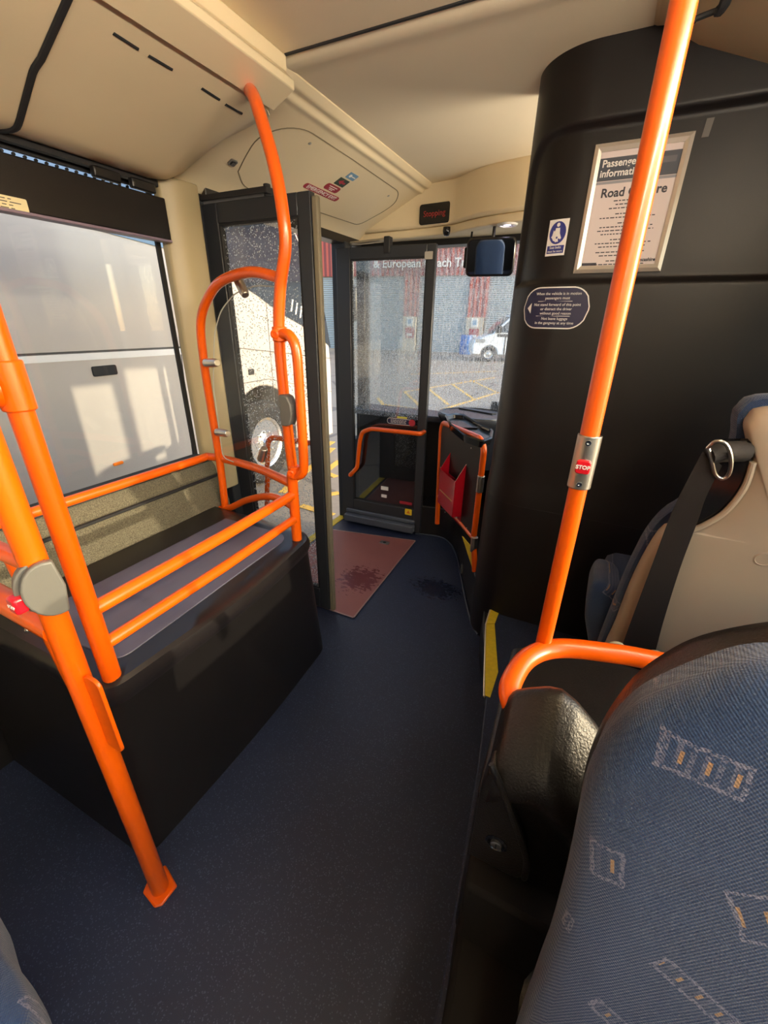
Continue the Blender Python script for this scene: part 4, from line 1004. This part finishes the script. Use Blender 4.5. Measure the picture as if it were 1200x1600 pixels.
# lower side skin below console to floor (platform riser at this seat)
MB().prism([(-.042, .50), (-.03, .42), (-.02, .30), (.0, -.5), (.60, -.5), (.60, .50)], lambda u, v, w: V(u, v, w), .2, .38).build('seat_box', 'matt', cs, bevel=.012)
MB().prism([(-.042, .54), (.14, .54), (.14, .44), (-.034, .44)], lambda u, v, w: V(u, v, w), .2, .56).build('lower_skirt', 'matt', cs, bevel=.01)

# ================================================================== SEATS
mo_px = [((1095, 1190), .034, .017, .0, .6), ((948, 1315), .015, .022, .2, .2), ((1178, 1390), .020, .028, .5, 0), ((1075, 1475), .040, .011, -.42, .3), ((968, 1512), .034, .011, -.38, .3), ((890, 1395), .003, .012, 0, .0), ((945, 1590), .03, .012, -.2, 0)]
mot = []
for px, hu, hv, rot, fl in mo_px:
    q = at(*px, y=.37); mot.append((q.x, q.z, hu, hv, rot, fl))
M['moq_near'] = m_moquette('blue_moquette_with_motifs', mot)
ns = thing('rear_facing_seat', (.33, .3, .2), 'blue moquette seat back in the lower right foreground with black shell', 'seat')
# backrest outline (u=x, v=z), leaning away
bm_ = lambda u, v, w: V(u, .365+(v-.8)*.12-w, v)
nB = V(0, 1, -.12)
def outl_(pts, w, lowx):
    q = [onp(*p, bm_(0, .8, w), nB) for p in pts]; h = [(a.x, a.z) for a in q]
    h = [(lowx, .40)]+h; tp_ = h[-1]; h += [(.255, tp_[1]+.016), (.315, tp_[1]+.022)]
    full_ = h+[(.63-a, b) for a, b in reversed(h[:-1])]
    return [(p.x, p.z) for p in smoothpath([V(a, 0, b) for a, b in full_], 4)]
bof = outl_([(820, 1560), (850, 1480), (874, 1400), (890, 1335), (903, 1270), (914, 1215), (932, 1170), (962, 1133), (1005, 1100), (1100, 1060), (1200, 1036)], .0, .085)
MB().pillow(bof, bm_, [(.95, -.05), (.975, -.02), (1.0, -.004), (.992, .014), (.965, .028), (.90, .037), (.7, .042), (.35, .044)]).build('backrest', 'moq_near', ns, smooth=60)
sof = outl_([(830, 1560), (858, 1480), (880, 1400), (894, 1335), (904, 1270), (912, 1215), (922, 1180), (945, 1132), (988, 1075), (1040, 1036), (1100, 1008), (1200, 988)], -.08, .095)
MB().pillow(sof, bm_, [(.55, -.125), (.8, -.122), (.93, -.115), (.985, -.105), (1.0, -.085), (1.0, -.06), (.985, -.03), (.96, -.012), (.93, -.02)]).build('shell', 'black_rough', ns, smooth=60)
MB().pillow(rrect(.47, .44, .07, 6, .315, .12), lambda u, v, w: V(u, v, w), [(.95, .42), (1, .44), (1, .53), (.96, .56), (.8, .575), (.4, .58)]).build('seat_cushion', 'moq_near', ns, smooth=60)
# low seat corner in the lower left
M['moq_left'] = m_moquette('blue_moquette_left', [(-.72, .47, .03, .02, .6, .3), (-.66, .56, .03, .02, -.3, .3), (-.60, .02, .03, .012, .3, .2)], 'xy')
ls = thing('seat', (-.85, -.2, 0), 'dark blue seat cushion corner at the bottom left edge', 'seat')
lc = [at(0, 1478, z=.50), at(30, 1512, z=.50), at(47, 1548, z=.50), at(52, 1575, z=.50), at(46, 1612, z=.50)]
lo_ = [(-1.15, lc[0].y+.02), (lc[0].x-.10, lc[0].y+.025)]+[(p.x, p.y) for p in lc]+[(lc[-1].x-.02, lc[-1].y-.3), (-1.15, lc[-1].y-.35)]
lof = [(p.x, p.y) for p in fillet([V(a, b, 0) for a, b in lo_+[lo_[0]]], .03, 3)][:-1]
MB().pillow(lof, lambda u, v, w: V(u, v, w), [(.93, .36), (.98, .38), (1, .42), (1, .46), (.97, .50), (.9, .515), (.5, .52)]).build('seat_cushion', 'moq_left', ls, smooth=60)
mb = MB(); mb.box((-1.1, -.3, 0), (-.85, -.1, .38)); mb.build('pedestal', 'black', ls, bevel=.02)

# front seat seen from behind
M['moq_front'] = m_moquette('blue_moquette_front', [(.16, .78, .03, .02, .4, .4), (.19, .68, .02, .02, -.5, .4), (.23, .95, .012, .03, .3, .3)], 'xz')
fs_ = thing('forward_seat', (.45, 1.3, .2), 'forward facing seat with tan shell back and blue fabric before the partition', 'seat')
lean = .18
# edge of the shell measured along its left side (px)
edge = [((945, 1012), 0), ((962, 975), 0), ((985, 915), 0), ((1012, 862), 0), ((1040, 825), 0), ((1070, 826), 0), ((1098, 816), 0), ((1130, 794), 0), ((1158, 758), 0), ((1172, 718), 0), ((1170, 690), 0), ((1166, 668), 0), ((1173, 652), 0), ((1200, 638), 0)]
P0s = V(0, 1.30, .60); nS = V(0, 1, lean).normalized()
eo = [onp(*p, P0s, nS) for p, _ in edge]
def sm(u, v, w): return V(u, 1.30-(v-.60)*lean-w, v)
outl = [(p.x, p.z) for p in eo]; outl = [(outl[0][0]-.005, .30)]+outl
xc = .475
tp = outl[-1]
outl += [(xc, tp[1]+.012)]
full = outl + [(2*xc-a, b) for a, b in reversed(outl[:-1])]
ff_ = [(p.x, p.z) for p in smoothpath([V(a, 0, b) for a, b in full], 3)]
MB().pillow(ff_, sm, [(1.0, -.03), (1.0, -.012), (.985, .004), (.96, .012), (.90, .018), (.7, .026), (.35, .03)]).build('shell', 'tan', fs_, smooth=60)
eb = [onp(*p, P0s, nS) for p in ((945, 1012), (985, 915), (1012, 862), (1040, 825), (1070, 805), (1103, 778), (1133, 745), (1151, 715), (1158, 690), (1160, 665), (1168, 652), (1200, 634))]
ob = [(eb[0].x-.005, .30)]+[(p.x, p.z) for p in eb]; ob += [(xc, ob[-1][1]+.012)]; ob = ob+[(2*xc-a, b) for a, b in reversed(ob[:-1])]
fo2 = [((p.x-xc)*1.06+xc, p.z+.015*(p.z > .9)) for p in smoothpath([V(a, 0, b) for a, b in ob], 3)]
MB().pillow(fo2, sm, [(.98, -.03), (1, -.045), (1.0, -.075), (.96, -.10), (.85, -.11), (.4, -.115)]).build('backrest', 'moq_front', fs_, smooth=60)
MB().pillow(rrect(.50, .46, .07, 6, .425, 1.60), lambda u, v, w: V(u, v, w), [(.96, .52), (1, .55), (1, .60), (.97, .64), (.86, .66), (.4, .665)]).build('seat_cushion', 'moq_front', fs_, smooth=60)
# side bolster of the cushion
bl_ = [at(p[0], p[1], y=1.42) for p in ((921, 1012), (913, 960), (917, 925), (928, 905), (945, 908), (968, 918), (975, 960), (960, 1030))]
MB().pillow([(p.x, p.z) for p in fillet(bl_+[bl_[0]], .03, 4)][:-1], lambda u, v, w: V(u+.0*w, 1.42-w, v), [(.8, -.2), (.95, -.16), (1, -.05), (1, .0), (.93, .02), (.7, .028)]).build('side_bolster', 'moq_front', fs_, smooth=60)
MB().prism([(.28, 1.35), (.68, 1.35), (.68, 1.72), (.28, 1.72)], lambda u, v, w: V(u, v, w), .2, .53).build('pedestal', 'black', fs_, bevel=.02)
# details on the shell
def shp(px, w=.028): 
    q = onp(*px, sm(0, .6, w), nS); return q
mb = MB(); mb.tube(smoothpath([shp((1062, 915), .022), shp((1070, 945), .024), shp((1066, 975), .024), shp((1052, 1005), .022), shp((1045, 1030), .02)], 5), .0022, 6); mb.build('mould_line', mat('tan_groove', rgb(130, 114, 92), .6), fs_)
q = shp((1193, 873), .027); mb = MB(); mb.lathe(q, -nS, [(.021, 0), (.021, .003), (.017, .0045), (.016, .003), (0, .003)], 24); mb.build('fixing_cap', 'tan', fs_)
rc = [shp(p, .012) for p in ((1035, 842), (1060, 806), (1095, 768), (1120, 735), (1132, 690), (1176, 690), (1176, 720), (1161, 760), (1132, 797), (1099, 820), (1070, 832))]
mb = MB(); mb.rings([[p-nS*.03*0+nS*.02 for p in rc], [p-nS*.004 for p in rc]]); mb.build('belt_recess', 'black_gloss', fs_, bevel=.003)
mb = MB(); mb.tube(smoothpath([shp((1050, 836), .02), shp((1075, 830), .022), shp((1101, 820), .022), shp((1134, 799), .022), shp((1163, 762), .022), shp((1177, 722), .02)], 5), .007, 10); mb.build('shoulder_bead', 'tan', fs_)
# belt
b_t = [shp((1152, 703), .035), shp((1118, 706), .055), shp((1105, 722), .062)]
mb = MB()
bc = [(shp((1098, 706), .06), shp((1128, 728), .06)), (shp((1072, 755), .06), shp((1104, 775), .06)), (shp((1048, 805), .055), shp((1090, 815), .055)), (shp((1020, 880), .05), shp((1062, 890), .05)), (shp((990, 960), .045), shp((1037, 970), .045)), (shp((972, 1010), .04), shp((1024, 1018), .04)), (shp((955, 1060), .03), shp((1008, 1070), .03))]
N = 6
def lerp(a, b, t): return a*(1-t)+b*t
lft = smoothpath([a for a, b in bc], N); rgt = smoothpath([b for a, b in bc], N)
rings = [[a, b, b-nS*-.002, a-nS*-.002] for a, b in zip(lft, rgt)]
mb.rings(rings); sbt = mb.build('seat_belt', 'belt', fs_)
mb = MB(); mb.tube([shp((1162, 705), .01), shp((1128, 706), .045), shp((1108, 712), .058)], [.024, .023, .019], 14); mb.build('belt_roll', 'belt', sbt)
gd = smoothpath([shp((1106, 700), .066), shp((1118, 690), .07), shp((1134, 694), .07), shp((1142, 715), .068), shp((1140, 738), .066), shp((1130, 748), .064), shp((1118, 742), .066), shp((1112, 722), .068), shp((1106, 700), .066)], 4)
mb = MB(); mb.tube(gd, .0042, 8); mb.build('belt_guide', 'steel', sbt)
# clips under rail
for px in ((962, 1012), (1022, 1026)):
    q = at(*px, y=1.1); mb = MB(); mb.tube(smoothpath([q+V(-.015, -.005, -.015), q+V(-.01, 0, .008), q+V(.01, 0, .012), q+V(.02, 0, -.005), q+V(.024, 0, -.03)], 4), .008, 8); mb.build('frame_clip', mat('cream_clip', rgb(210, 200, 165), .4), fs_)
mb = MB(); mb.tube([at(915, 1010, y=1.38), at(915, 1035, y=1.38), V(at(915, 1035, y=1.38).x, 1.38, .2)], .006, 8); mb.build('lever', 'steel', fs_)
mb = MB(); mb.tube([V(.30, 1.28, .55), V(.75, 1.28, .55)], .02, 10); mb.tube([V(.34, 1.28, .2), V(.34, 1.28, .55)], .018, 10); mb.build('rear_frame', 'greyplastic', fs_)

ps = thing('seat', (-.42, -2.2, 0), 'blue forward facing seat at the end of the aisle, seen in the cab mirror', 'seat')
pm = lambda u, v, w: V(-.42+u, -2.4+w-.15*(v-.5), v)
MB().pillow(rrect(.45, .80, .14, 6, 0, .88), pm, [(.8, -.08), (.97, -.05), (1, .02), (.95, .06), (.8, .08), (.4, .09)]).build('backrest', 'moq_plain', ps)
MB().pillow(rrect(.45, .45, .09, 6, -.42, -2.12), lambda u, v, w: V(u, v, w), [(.9, .38), (1, .40), (1, .47), (.9, .50), (.5, .51)]).build('seat_cushion', 'moq_plain', ps)
MB().box((-.57, -2.3, 0), (-.27, -2.0, .38)).build('pedestal', 'black', ps, bevel=.02)
# dark strap bracket at the right cove
q = at(1128, 14, z=2.16); o = thing('strap_bracket', q, 'torn dark strap on the ceiling at the top right', 'strap')
mb = MB(); mb.tube(smoothpath([q+V(.005, -.02, .02), q, q+V(-.012, .012, .004), q+V(-.035, .02, .004), q+V(-.05, .022, .002)], 4), [.012]*4+[.010]*4+[.006]*8+[.004], 8); mb.build('strap', 'rubber', o)
MB().lathe(q+V(-.05, .022, .002), V(0, 0, -1), [(.006, 0), (.005, .006), (0, .007)], 10).build('button', 'rubber', o)

# saloon lamps in the coves, then an added fill lamp in the cab
def cove_lamp(x, z, nx, nz, y0, y1, lb):
    t = thing('saloon_light', (x, (y0+y1)/2, z), lb, 'ceiling light', 'saloon tubes in the coves'); n = V(nx, 0, nz).normalized(); u = V(0, 1, 0).cross(n)
    f = lambda a, b, w=0: V(x, 0, z)+u*a+V(0, b, 0)+n*w
    MB().prism([(-.06, y0), (.06, y0), (.06, y1), (-.06, y1)], f, .0, .02).build('housing', 'cream', t, bevel=.004)
    MB().prism([(-.045, y0+.03), (.045, y0+.03), (.045, y1-.03), (-.045, y1-.03)], f, .02, .034).build('diffuser', 'tube', t, bevel=.006)
cove_lamp(.60, 1.96, -.90, .42, -1.2, .9, 'lit saloon tube in the driver side cove nearest the partition')
cove_lamp(.60, 1.96, -.90, .42, -6.2, -2.5, 'lit saloon tube in the driver side cove behind the photographer')
cove_lamp(.40, 1.80, -.80, .60, 1.95, 2.50, 'unseen lamp added behind the partition to brighten the front ceiling')  # added out of sight to lift the front ceiling and entrance floor

# ================================================================== OUTSIDE
struct(MB().box((-90, -60, G-.3), (60, 110, G)).build('ground', 'asphalt', base=(0, 0, G)))
# yellow hatching
rm = thing('yard_marking', (-4.5, 12, G), 'worn yellow criss cross lines painted on the yard', 'road marking')
def lineseg(a, b, w=.09):
    p, q = at(*a, z=G+.004), at(*b, z=G+.004); d = (q-p); n = V(-d.y, d.x, 0).normalized()*w/2
    MB().hexa(p-n, d, n*2, V(0, 0, .004)).build('painted_line', 'yellowline', rm, smooth=0)
for a, b in (((632, 612), (772, 590)), ((632, 612), (662, 640)), ((670, 608), (700, 632)), ((706, 600), (742, 625)), ((735, 594), (778, 614)), ((690, 640), (778, 613)), ((600, 632), (660, 640)), ((590, 622), (606, 640)), ((498, 745), (530, 720)), ((500, 775), (530, 770)), ((505, 700), (520, 690)), ((500, 735), (525, 745)), ((640, 585), (775, 580)), ((470, 790), (520, 805)), ((440, 770), (520, 700))):
    lineseg(a, b)
# coach alongside
yaw = math.radians(4.3); cfd = V(-math.sin(yaw), math.cos(yaw), 0); cn = V(math.cos(yaw), math.sin(yaw), 0); co = V(-3.20, 1.0, 0)
cmap = lambda u, v, w=0: co+cfd*u+cn*w+V(0, 0, v)
def cuv(px, w=0):
    p = onp(*px, co+cn*w, cn); return ((p-co).dot(cfd), p.z)
coach = thing('coach', cmap(0, G, -1.2), 'white touring coach parked alongside the bus windows', 'coach')
wc = cuv((405, 692), -.12); wu = wc[0]; wz = G+.50
ar = .66
Uf = cuv((518, 600))[0]
arch = [(wu+ar*math.cos(a), max(G+.22, wz+ar*math.sin(a))) for a in [math.radians(-20+220*i/24) for i in range(25)]]
bodyp = [(-9, G+.22), (-9, 3.1)] + [(Uf-2.4, 3.1), (Uf-1.2, 2.95), (Uf-.25, 1.9), (Uf-.05, 1.35), (Uf, .9), (Uf, G+.24)] + arch
bodyp = [(a, b) for a, b in bodyp]
MB().prism(bodyp, cmap, -2.5, 0).build('body', 'coachwhite', coach, bevel=.02)
# inside of wheel arch
MB().box((0, 0, 0), (.01, .01, .01)) if False else None
mb = MB(); mb.prism([(wu+.72*math.cos(a), wz+.70*math.sin(a)) for a in [2*PI*i/24 for i in range(24)]], cmap, -.75, -.5); mb.build('arch_liner', 'rubber', coach)
def wheel(parent, c, ax, r, rimm='alloy'):
    t = MB().lathe(c-ax*.13, ax, [(r*.55, 0), (r*.9, .0), (r, .03), (r, .22), (r*.93, .26), (r*.62, .265), (r*.6, .22)], 40).build('wheel', 'tyre', parent)
    MB().lathe(c, ax, [(r*.61, .11), (r*.6, .135), (r*.54, .12), (r*.5, .05), (r*.34, .04), (r*.30, .11), (r*.16, .13), (r*.14, .155), (0, .16)], 36).build('rim', rimm, t)
    u = ax.orthogonal().normalized(); v = ax.cross(u)
    if r < .4: return
    for i in range(10):
        a = 2*PI*i/10; p = c+(u*math.cos(a)+v*math.sin(a))*r*.43; MB().lathe(p+ax*.035, ax, [(r*.06, .0), (r*.06, .02), (0, .021)], 10).build('hand_hole', 'rubber', t)
    for i in range(10):
        a = 2*PI*(i+.5)/10; p = c+(u*math.cos(a)+v*math.sin(a))*r*.27; MB().lathe(p+ax*.1, ax, [(r*.03, .0), (r*.025, .035), (0, .04)], 8).build('wheel_nut', 'chrome', t)
wheel(coach, cmap(wu, wz, -.13), cn, .50)
# side glass sweeping down to the driver's window
lb = [cuv(p) for p in ((345, 425), (400, 461), (440, 491), (470, 508), (500, 528), (516, 543))]
gp_ = [(-9, 2.06), (lb[0][0]-1.5, 2.06), (lb[0][0]-.5, 2.0)]+lb+[(Uf-.14, 1.60), (Uf-.45, 2.1), (Uf-1.25, 2.85), (Uf-1.5, 2.95), (-9, 2.95)]
MB().prism(gp_, cmap, -.01, .008).build('side_glass', 'coachglass', coach)
# seams, handle, lamp
def cstrip(a, b, w, m='coachseam', name='panel_seam'):
    A_, B_ = cuv(a), cuv(b); d = V(B_[0]-A_[0], B_[1]-A_[1], 0); L_ = d.length; d.normalize(); n_ = (-d.y*w/2, d.x*w/2)
    MB().prism([(A_[0]-n_[0], A_[1]-n_[1]), (B_[0]-n_[0], B_[1]-n_[1]), (B_[0]+n_[0], B_[1]+n_[1]), (A_[0]+n_[0], A_[1]+n_[1])], cmap, -.002, .003).build(name, m, coach)
cstrip((-200, 566), (8, 556), .016); cstrip((8, 556), (340, 540), .016); cstrip((340, 540), (518, 560), .008)
cstrip((-200, 574), (340, 546), .05, mat('pale_trim_strip', rgb(222, 222, 224), .35), 'trim_strip')
cstrip((270, 440), (302, 720), .008); cstrip((412, 430), (430, 640), .008); cstrip((345, 605), (420, 592), .008)
cstrip((420, 592), (518, 612), .006)
for px, w_, h_, m_ in (((163, 579), .19, .07, 'rubber'), ((392, 581), .09, .06, 'rubber'), ((184, 724), .085, .025, 'amber')):
    u, v = cuv(px); MB().prism(rrect(w_, h_, .012, 3, u, v), cmap, 0, .012).build('door_handle' if m_ == 'rubber' else 'side_lamp', m_, coach, bevel=.003)
u, v = cuv((502, 556)); MB().prism(rrect(.10, .22, .01, 3, u, v), cmap, 0, .004).build('yellow_label', mat('coach_label_yellow', rgb(225, 205, 30), .5), coach)
MB().prism(rrect(.10, .05, .01, 3, u, v+.13), cmap, 0, .004).build('red_label', 'crimson', coach)
mb = MB()
for j in range(6):
    uu, vv = cuv((456+j*7, 478+j*5)); mb.prism([(uu-.05, vv-.06), (uu-.02, vv-.06), (uu+.03, vv+.07), (uu, vv+.07)], cmap, .008, .010)
mb.build('white_lettering', 'white', coach, smooth=0)
# sooty lower skirt
u, v = cuv((265, 735)); MB().prism([(-9, G+.2), (wu-ar-.02, G+.2), (wu-ar-.02, G+.42), (-9, G+.42)], cmap, -.01, .004).build('lower_skirt', 'coachwhite', coach)
MB().tube([cmap(u-1.0, v-.03, .02), cmap(u+.25, v-.02, .02)], .02, 8).build('skirt_rubber', 'rubber', coach)
# coach wing mirror arm, in front of its screen
mb = MB(); mb.tube(smoothpath([cmap(Uf-.5, 2.6, -.1), cmap(Uf+.15, 2.65, .15), cmap(Uf+.3, 2.3, .2), cmap(Uf+.3, 1.95, .2)], 6), .035, 10); mb.build('mirror_arm', 'coachwhite', coach)
mb = MB(); q = cmap(Uf+.3, 1.75, .2); mb.box(q+V(-.1, -.05, -.25), q+V(.1, .06, .2)); mb.build('wing_mirror', 'black', coach, bevel=.04)

# depot
ba, bb_ = at(600, 547, z=G), at(740, 552, z=G); bd = (bb_-ba).normalized(); bn = V(bd.y, -bd.x, 0)
bmap = lambda u, v, w=0: ba+bd*u+bn*w+V(0, 0, v)
dep = bpy.data.objects.new('depot_building', None); C.objects.link(dep); dep.location = ba
rotz = math.atan2(bd.y, bd.x); dep.rotation_euler = (0, 0, rotz)
tag(dep, 'red corrugated bus depot with grey roller shutters across the yard', 'building')
def dbuild(mb, name, m, parent=dep, **k):
    """mesh in local axes: x along the facade, y into the building, z up from ground"""
    bm = mb.bm; bmesh.ops.recalc_face_normals(bm, faces=bm.faces[:]); me = bpy.data.meshes.new(name); bm.to_mesh(me); bm.free()
    me.materials.append(M[m] if isinstance(m, str) else m); o = bpy.data.objects.new(name, me); C.objects.link(o); o.parent = parent; return o
H0 = 4.62
dbuild(MB().box((-16, 0, H0), (34, .3, 8.5)), 'fascia', 'redclad')
dbuild(MB().box((-16, .35, 0), (34, 18, 8.4)), 'walls', 'concrete')
dbuild(MB().box((-16.2, -.3, 8.5), (34.2, 18.2, 8.7)), 'roof', 'coachseam')
cols = [(-9.0, -7.9), (-3.6, -2.8), (1.35, 2.35), (5.65, 6.85), (11.0, 12.2), (16.4, 17.6), (22, 23.2)]
for i, (a, b) in enumerate(cols):
    dbuild(MB().box((a, -.02, 2.2), (b, .32, H0)), 'cladding_column', 'redclad')
    dbuild(MB().box((a, -.10, 0), (b-.1, .30, 2.2)), 'base_pier', 'concrete')
    if i < len(cols)-1:
        dbuild(MB().box((b, .12, 0), (cols[i+1][0], .2, H0)), 'roller_shutter', 'shutter')
for u in (1.85, 6.2):
    s = dbuild(MB().box((u-.22, -.13, 1.60), (u+.22, -.10, 2.15)), 'safety_sign', 'white')
    dbuild(MB().box((u-.12, -.14, 1.75), (u+.12, -.13, 2.02)), 'sign_mark', 'lightblue', s)
    s = dbuild(MB().box((u-.3, -.13, .85), (u+.3, -.10, 1.5)), 'safety_sign', 'crimson')
    dbuild(MB().box((u-.2, -.14, .98), (u+.2, -.13, 1.15)), 'sign_mark', 'white', s)
tx = text('& European Coach Travel', lambda u, v, w: V(u, -.06-w, v), .68, 'white', align='LEFT', depth=.02, bold=.012)
for v in tx.bm.verts: v.co += V(-.80, 0, 5.30)
dbuild(tx, 'sign_lettering', 'white')
# barrel, pallet tank, green bin
q = at(729, 552, z=G)+bn*.9; br_ = thing('blue_barrel', q, 'blue plastic barrel standing by the shutter beside the van', 'barrel')
MB().lathe(q, V(0, 0, 1), [(.36, 0), (.38, .05), (.40, .3), (.38, .33), (.40, .36), (.40, .8), (.38, .83), (.40, .86), (.38, 1.12), (.3, 1.16), (0, 1.16)], 24).build('drum', 'barrel', br_)
MB().lathe(q+V(0, 0, 1.16), V(0, 0, 1), [(.08, 0), (.08, .04), (0, .04)], 12).build('bung', 'rubber', br_)
q = at(640, 546, z=G); q = q+bn*1.2
tk = thing('pallet_tank', q, 'low white tank on a pallet against the depot shutter', 'tank')
MB().box(q+V(-.95, -.5, .15), q+V(.75, .5, .95)).build('tank', 'white', tk, bevel=.06)
MB().box(q+V(-1.0, -.55, 0), q+V(.8, .55, .15)).build('pallet', 'concrete', tk, bevel=.01)
gb = MB().box(q+V(-.45, -.3, .96), q+V(.35, .35, 1.75)).build('green_bin', 'greenbox', None, bevel=.12); tag(gb, 'dark green bin sitting on the white pallet tank', 'bin')

# white van
vo = at(762, 565, z=G); vd = V(.93, .36, 0).normalized(); vn = V(vd.y, -vd.x, 0)
vmap = lambda u, v, w=0: vo+vd*u+vn*w+V(0, 0, G*0+v)
van = thing('van', vo, 'white panel van parked across the yard beside the cab partition', 'van')
vs = 1.0
wr = .36
def archv(c, r=.46): return [(c+r*math.cos(a), .34+r*math.sin(a)) for a in [math.radians(190-200*i/12) for i in range(13)]][::1]
side = [(-.85, .35), (-.88, .75), (-.80, 1.02), (-.15, 1.30), (.10, 1.38), (.95, 2.22), (1.35, 2.42), (5.2, 2.46), (5.25, .35)]
side = side + [(4.15+.46, .32)] + [(3.7+.46*math.cos(a), .34+.46*math.sin(a)) for a in [math.radians(0+180*i/12) for i in range(13)]] + [(.46*math.cos(a), .34+.46*math.sin(a)) for a in [math.radians(0+180*i/12) for i in range(13)]]
side = [p for p in side if p != (4.15+.46, .32)]
MB().prism(side, vmap, -2.0, 0).build('body', 'vanwhite', van, bevel=.05)
MB().prism([(.30, 1.45), (1.02, 2.12), (1.15, 2.14), (1.15, 1.40)], vmap, -.005, .012).build('front_side_window', 'vanglass', van)
MB().prism([(1.25, 1.40), (1.25, 2.14), (2.15, 2.14), (2.15, 1.38)], vmap, -.005, .012).build('door_window', 'vanglass', van)
MB().prism([(.0, 1.36), (.22, 1.42), (.95, 2.12), (.80, 2.16)], lambda u, v, w: vmap(u-.06, v+.02, -1.9+w*1.85), 0, 1).build('windscreen', 'vanglass', van)
MB().prism([(.35, 1.22), (.35, 1.36), (2.1, 1.36), (2.1, 1.22)], vmap, -.005, .010).build('dark_waist_panel', 'rubber', van)
for u in (.78, 1.98): MB().prism(rrect(.07, 1.1, .01, 2, u, .80), vmap, -.005, .012).build('black_stripe', 'rubber', van)
MB().prism(rrect(.2, .14, .03, 3, 2.35, 1.0), vmap, 0, .02).build('door_handle', 'rubber', van)
MB().prism(rrect(.5, .16, .05, 3, -.4, 1.02), lambda u, v, w: vmap(u-.1, v-.0, w), -.02, .03).build('headlamp', 'chrome', van)
MB().box(vmap(.25, 1.4, .05), vmap(.45, 1.75, .28)).build('door_mirror', 'rubber', van, bevel=.03)
for u in (0, 3.7): wheel(van, vmap(u, wr, -.14), vn, wr)

# ================================================================== LIGHT
w = bpy.data.worlds.new('sky'); bpy.context.scene.world = w; w.use_nodes = True; t = w.node_tree
bg = t.nodes['Background']; sky = t.nodes.new('ShaderNodeTexSky'); sky.sky_type = 'NISHITA'; sky.sun_disc = False
SUN_EL, SUN_AZ = math.radians(11), math.radians(6)   # azimuth from +x, towards the rear when negative
sky.sun_elevation = math.radians(16); sky.sun_rotation = math.radians(90)-SUN_AZ; sky.air_density = 1; sky.dust_density = 1.5
t.links.new(sky.outputs[0], bg.inputs[0]); bg.inputs[1].default_value = .62
sd = Vector((math.cos(SUN_EL)*math.cos(SUN_AZ), math.cos(SUN_EL)*math.sin(SUN_AZ), math.sin(SUN_EL)))
sl_ = bpy.data.lights.new('sun', 'SUN'); sl_.energy = 4.6; sl_.angle = math.radians(.8); sl_.color = (1, .82, .58)
so_ = bpy.data.objects.new('sun', sl_); C.objects.link(so_); so_.rotation_euler = sd.to_track_quat('Z', 'Y').to_euler(); so_.location = (20, 0, 10)

# ================================================================== CAMERA
cam = bpy.data.cameras.new('camera'); cam.sensor_fit = 'VERTICAL'; cam.sensor_height = 36; cam.lens = F/1600*36; cam.clip_start = .01; cam.clip_end = 500
co_ = bpy.data.objects.new('camera', cam); C.objects.link(co_)
right = Vector((_X.x, _L.x, -_D.x)); up = -Vector((_X.y, _L.y, -_D.y)); back = -Vector((_X.z, _L.z, -_D.z))
co_.matrix_world = Matrix(((right.x, up.x, back.x, EYE.x), (right.y, up.y, back.y, EYE.y), (right.z, up.z, back.z, EYE.z), (0, 0, 0, 1)))
sc = bpy.context.scene; sc.camera = co_
sc.view_settings.view_transform = 'Standard'; sc.view_settings.look = 'None'; sc.view_settings.gamma = 1; sc.view_settings.use_curve_mapping = False
sc.view_settings.exposure = 0.0
sc.cycles.max_bounces = 10; sc.cycles.diffuse_bounces = 6; sc.cycles.glossy_bounces = 5; sc.cycles.transparent_max_bounces = 16
sc.cycles.caustics_reflective = False; sc.cycles.caustics_refractive = False
sc.cycles.sample_clamp_indirect = 6
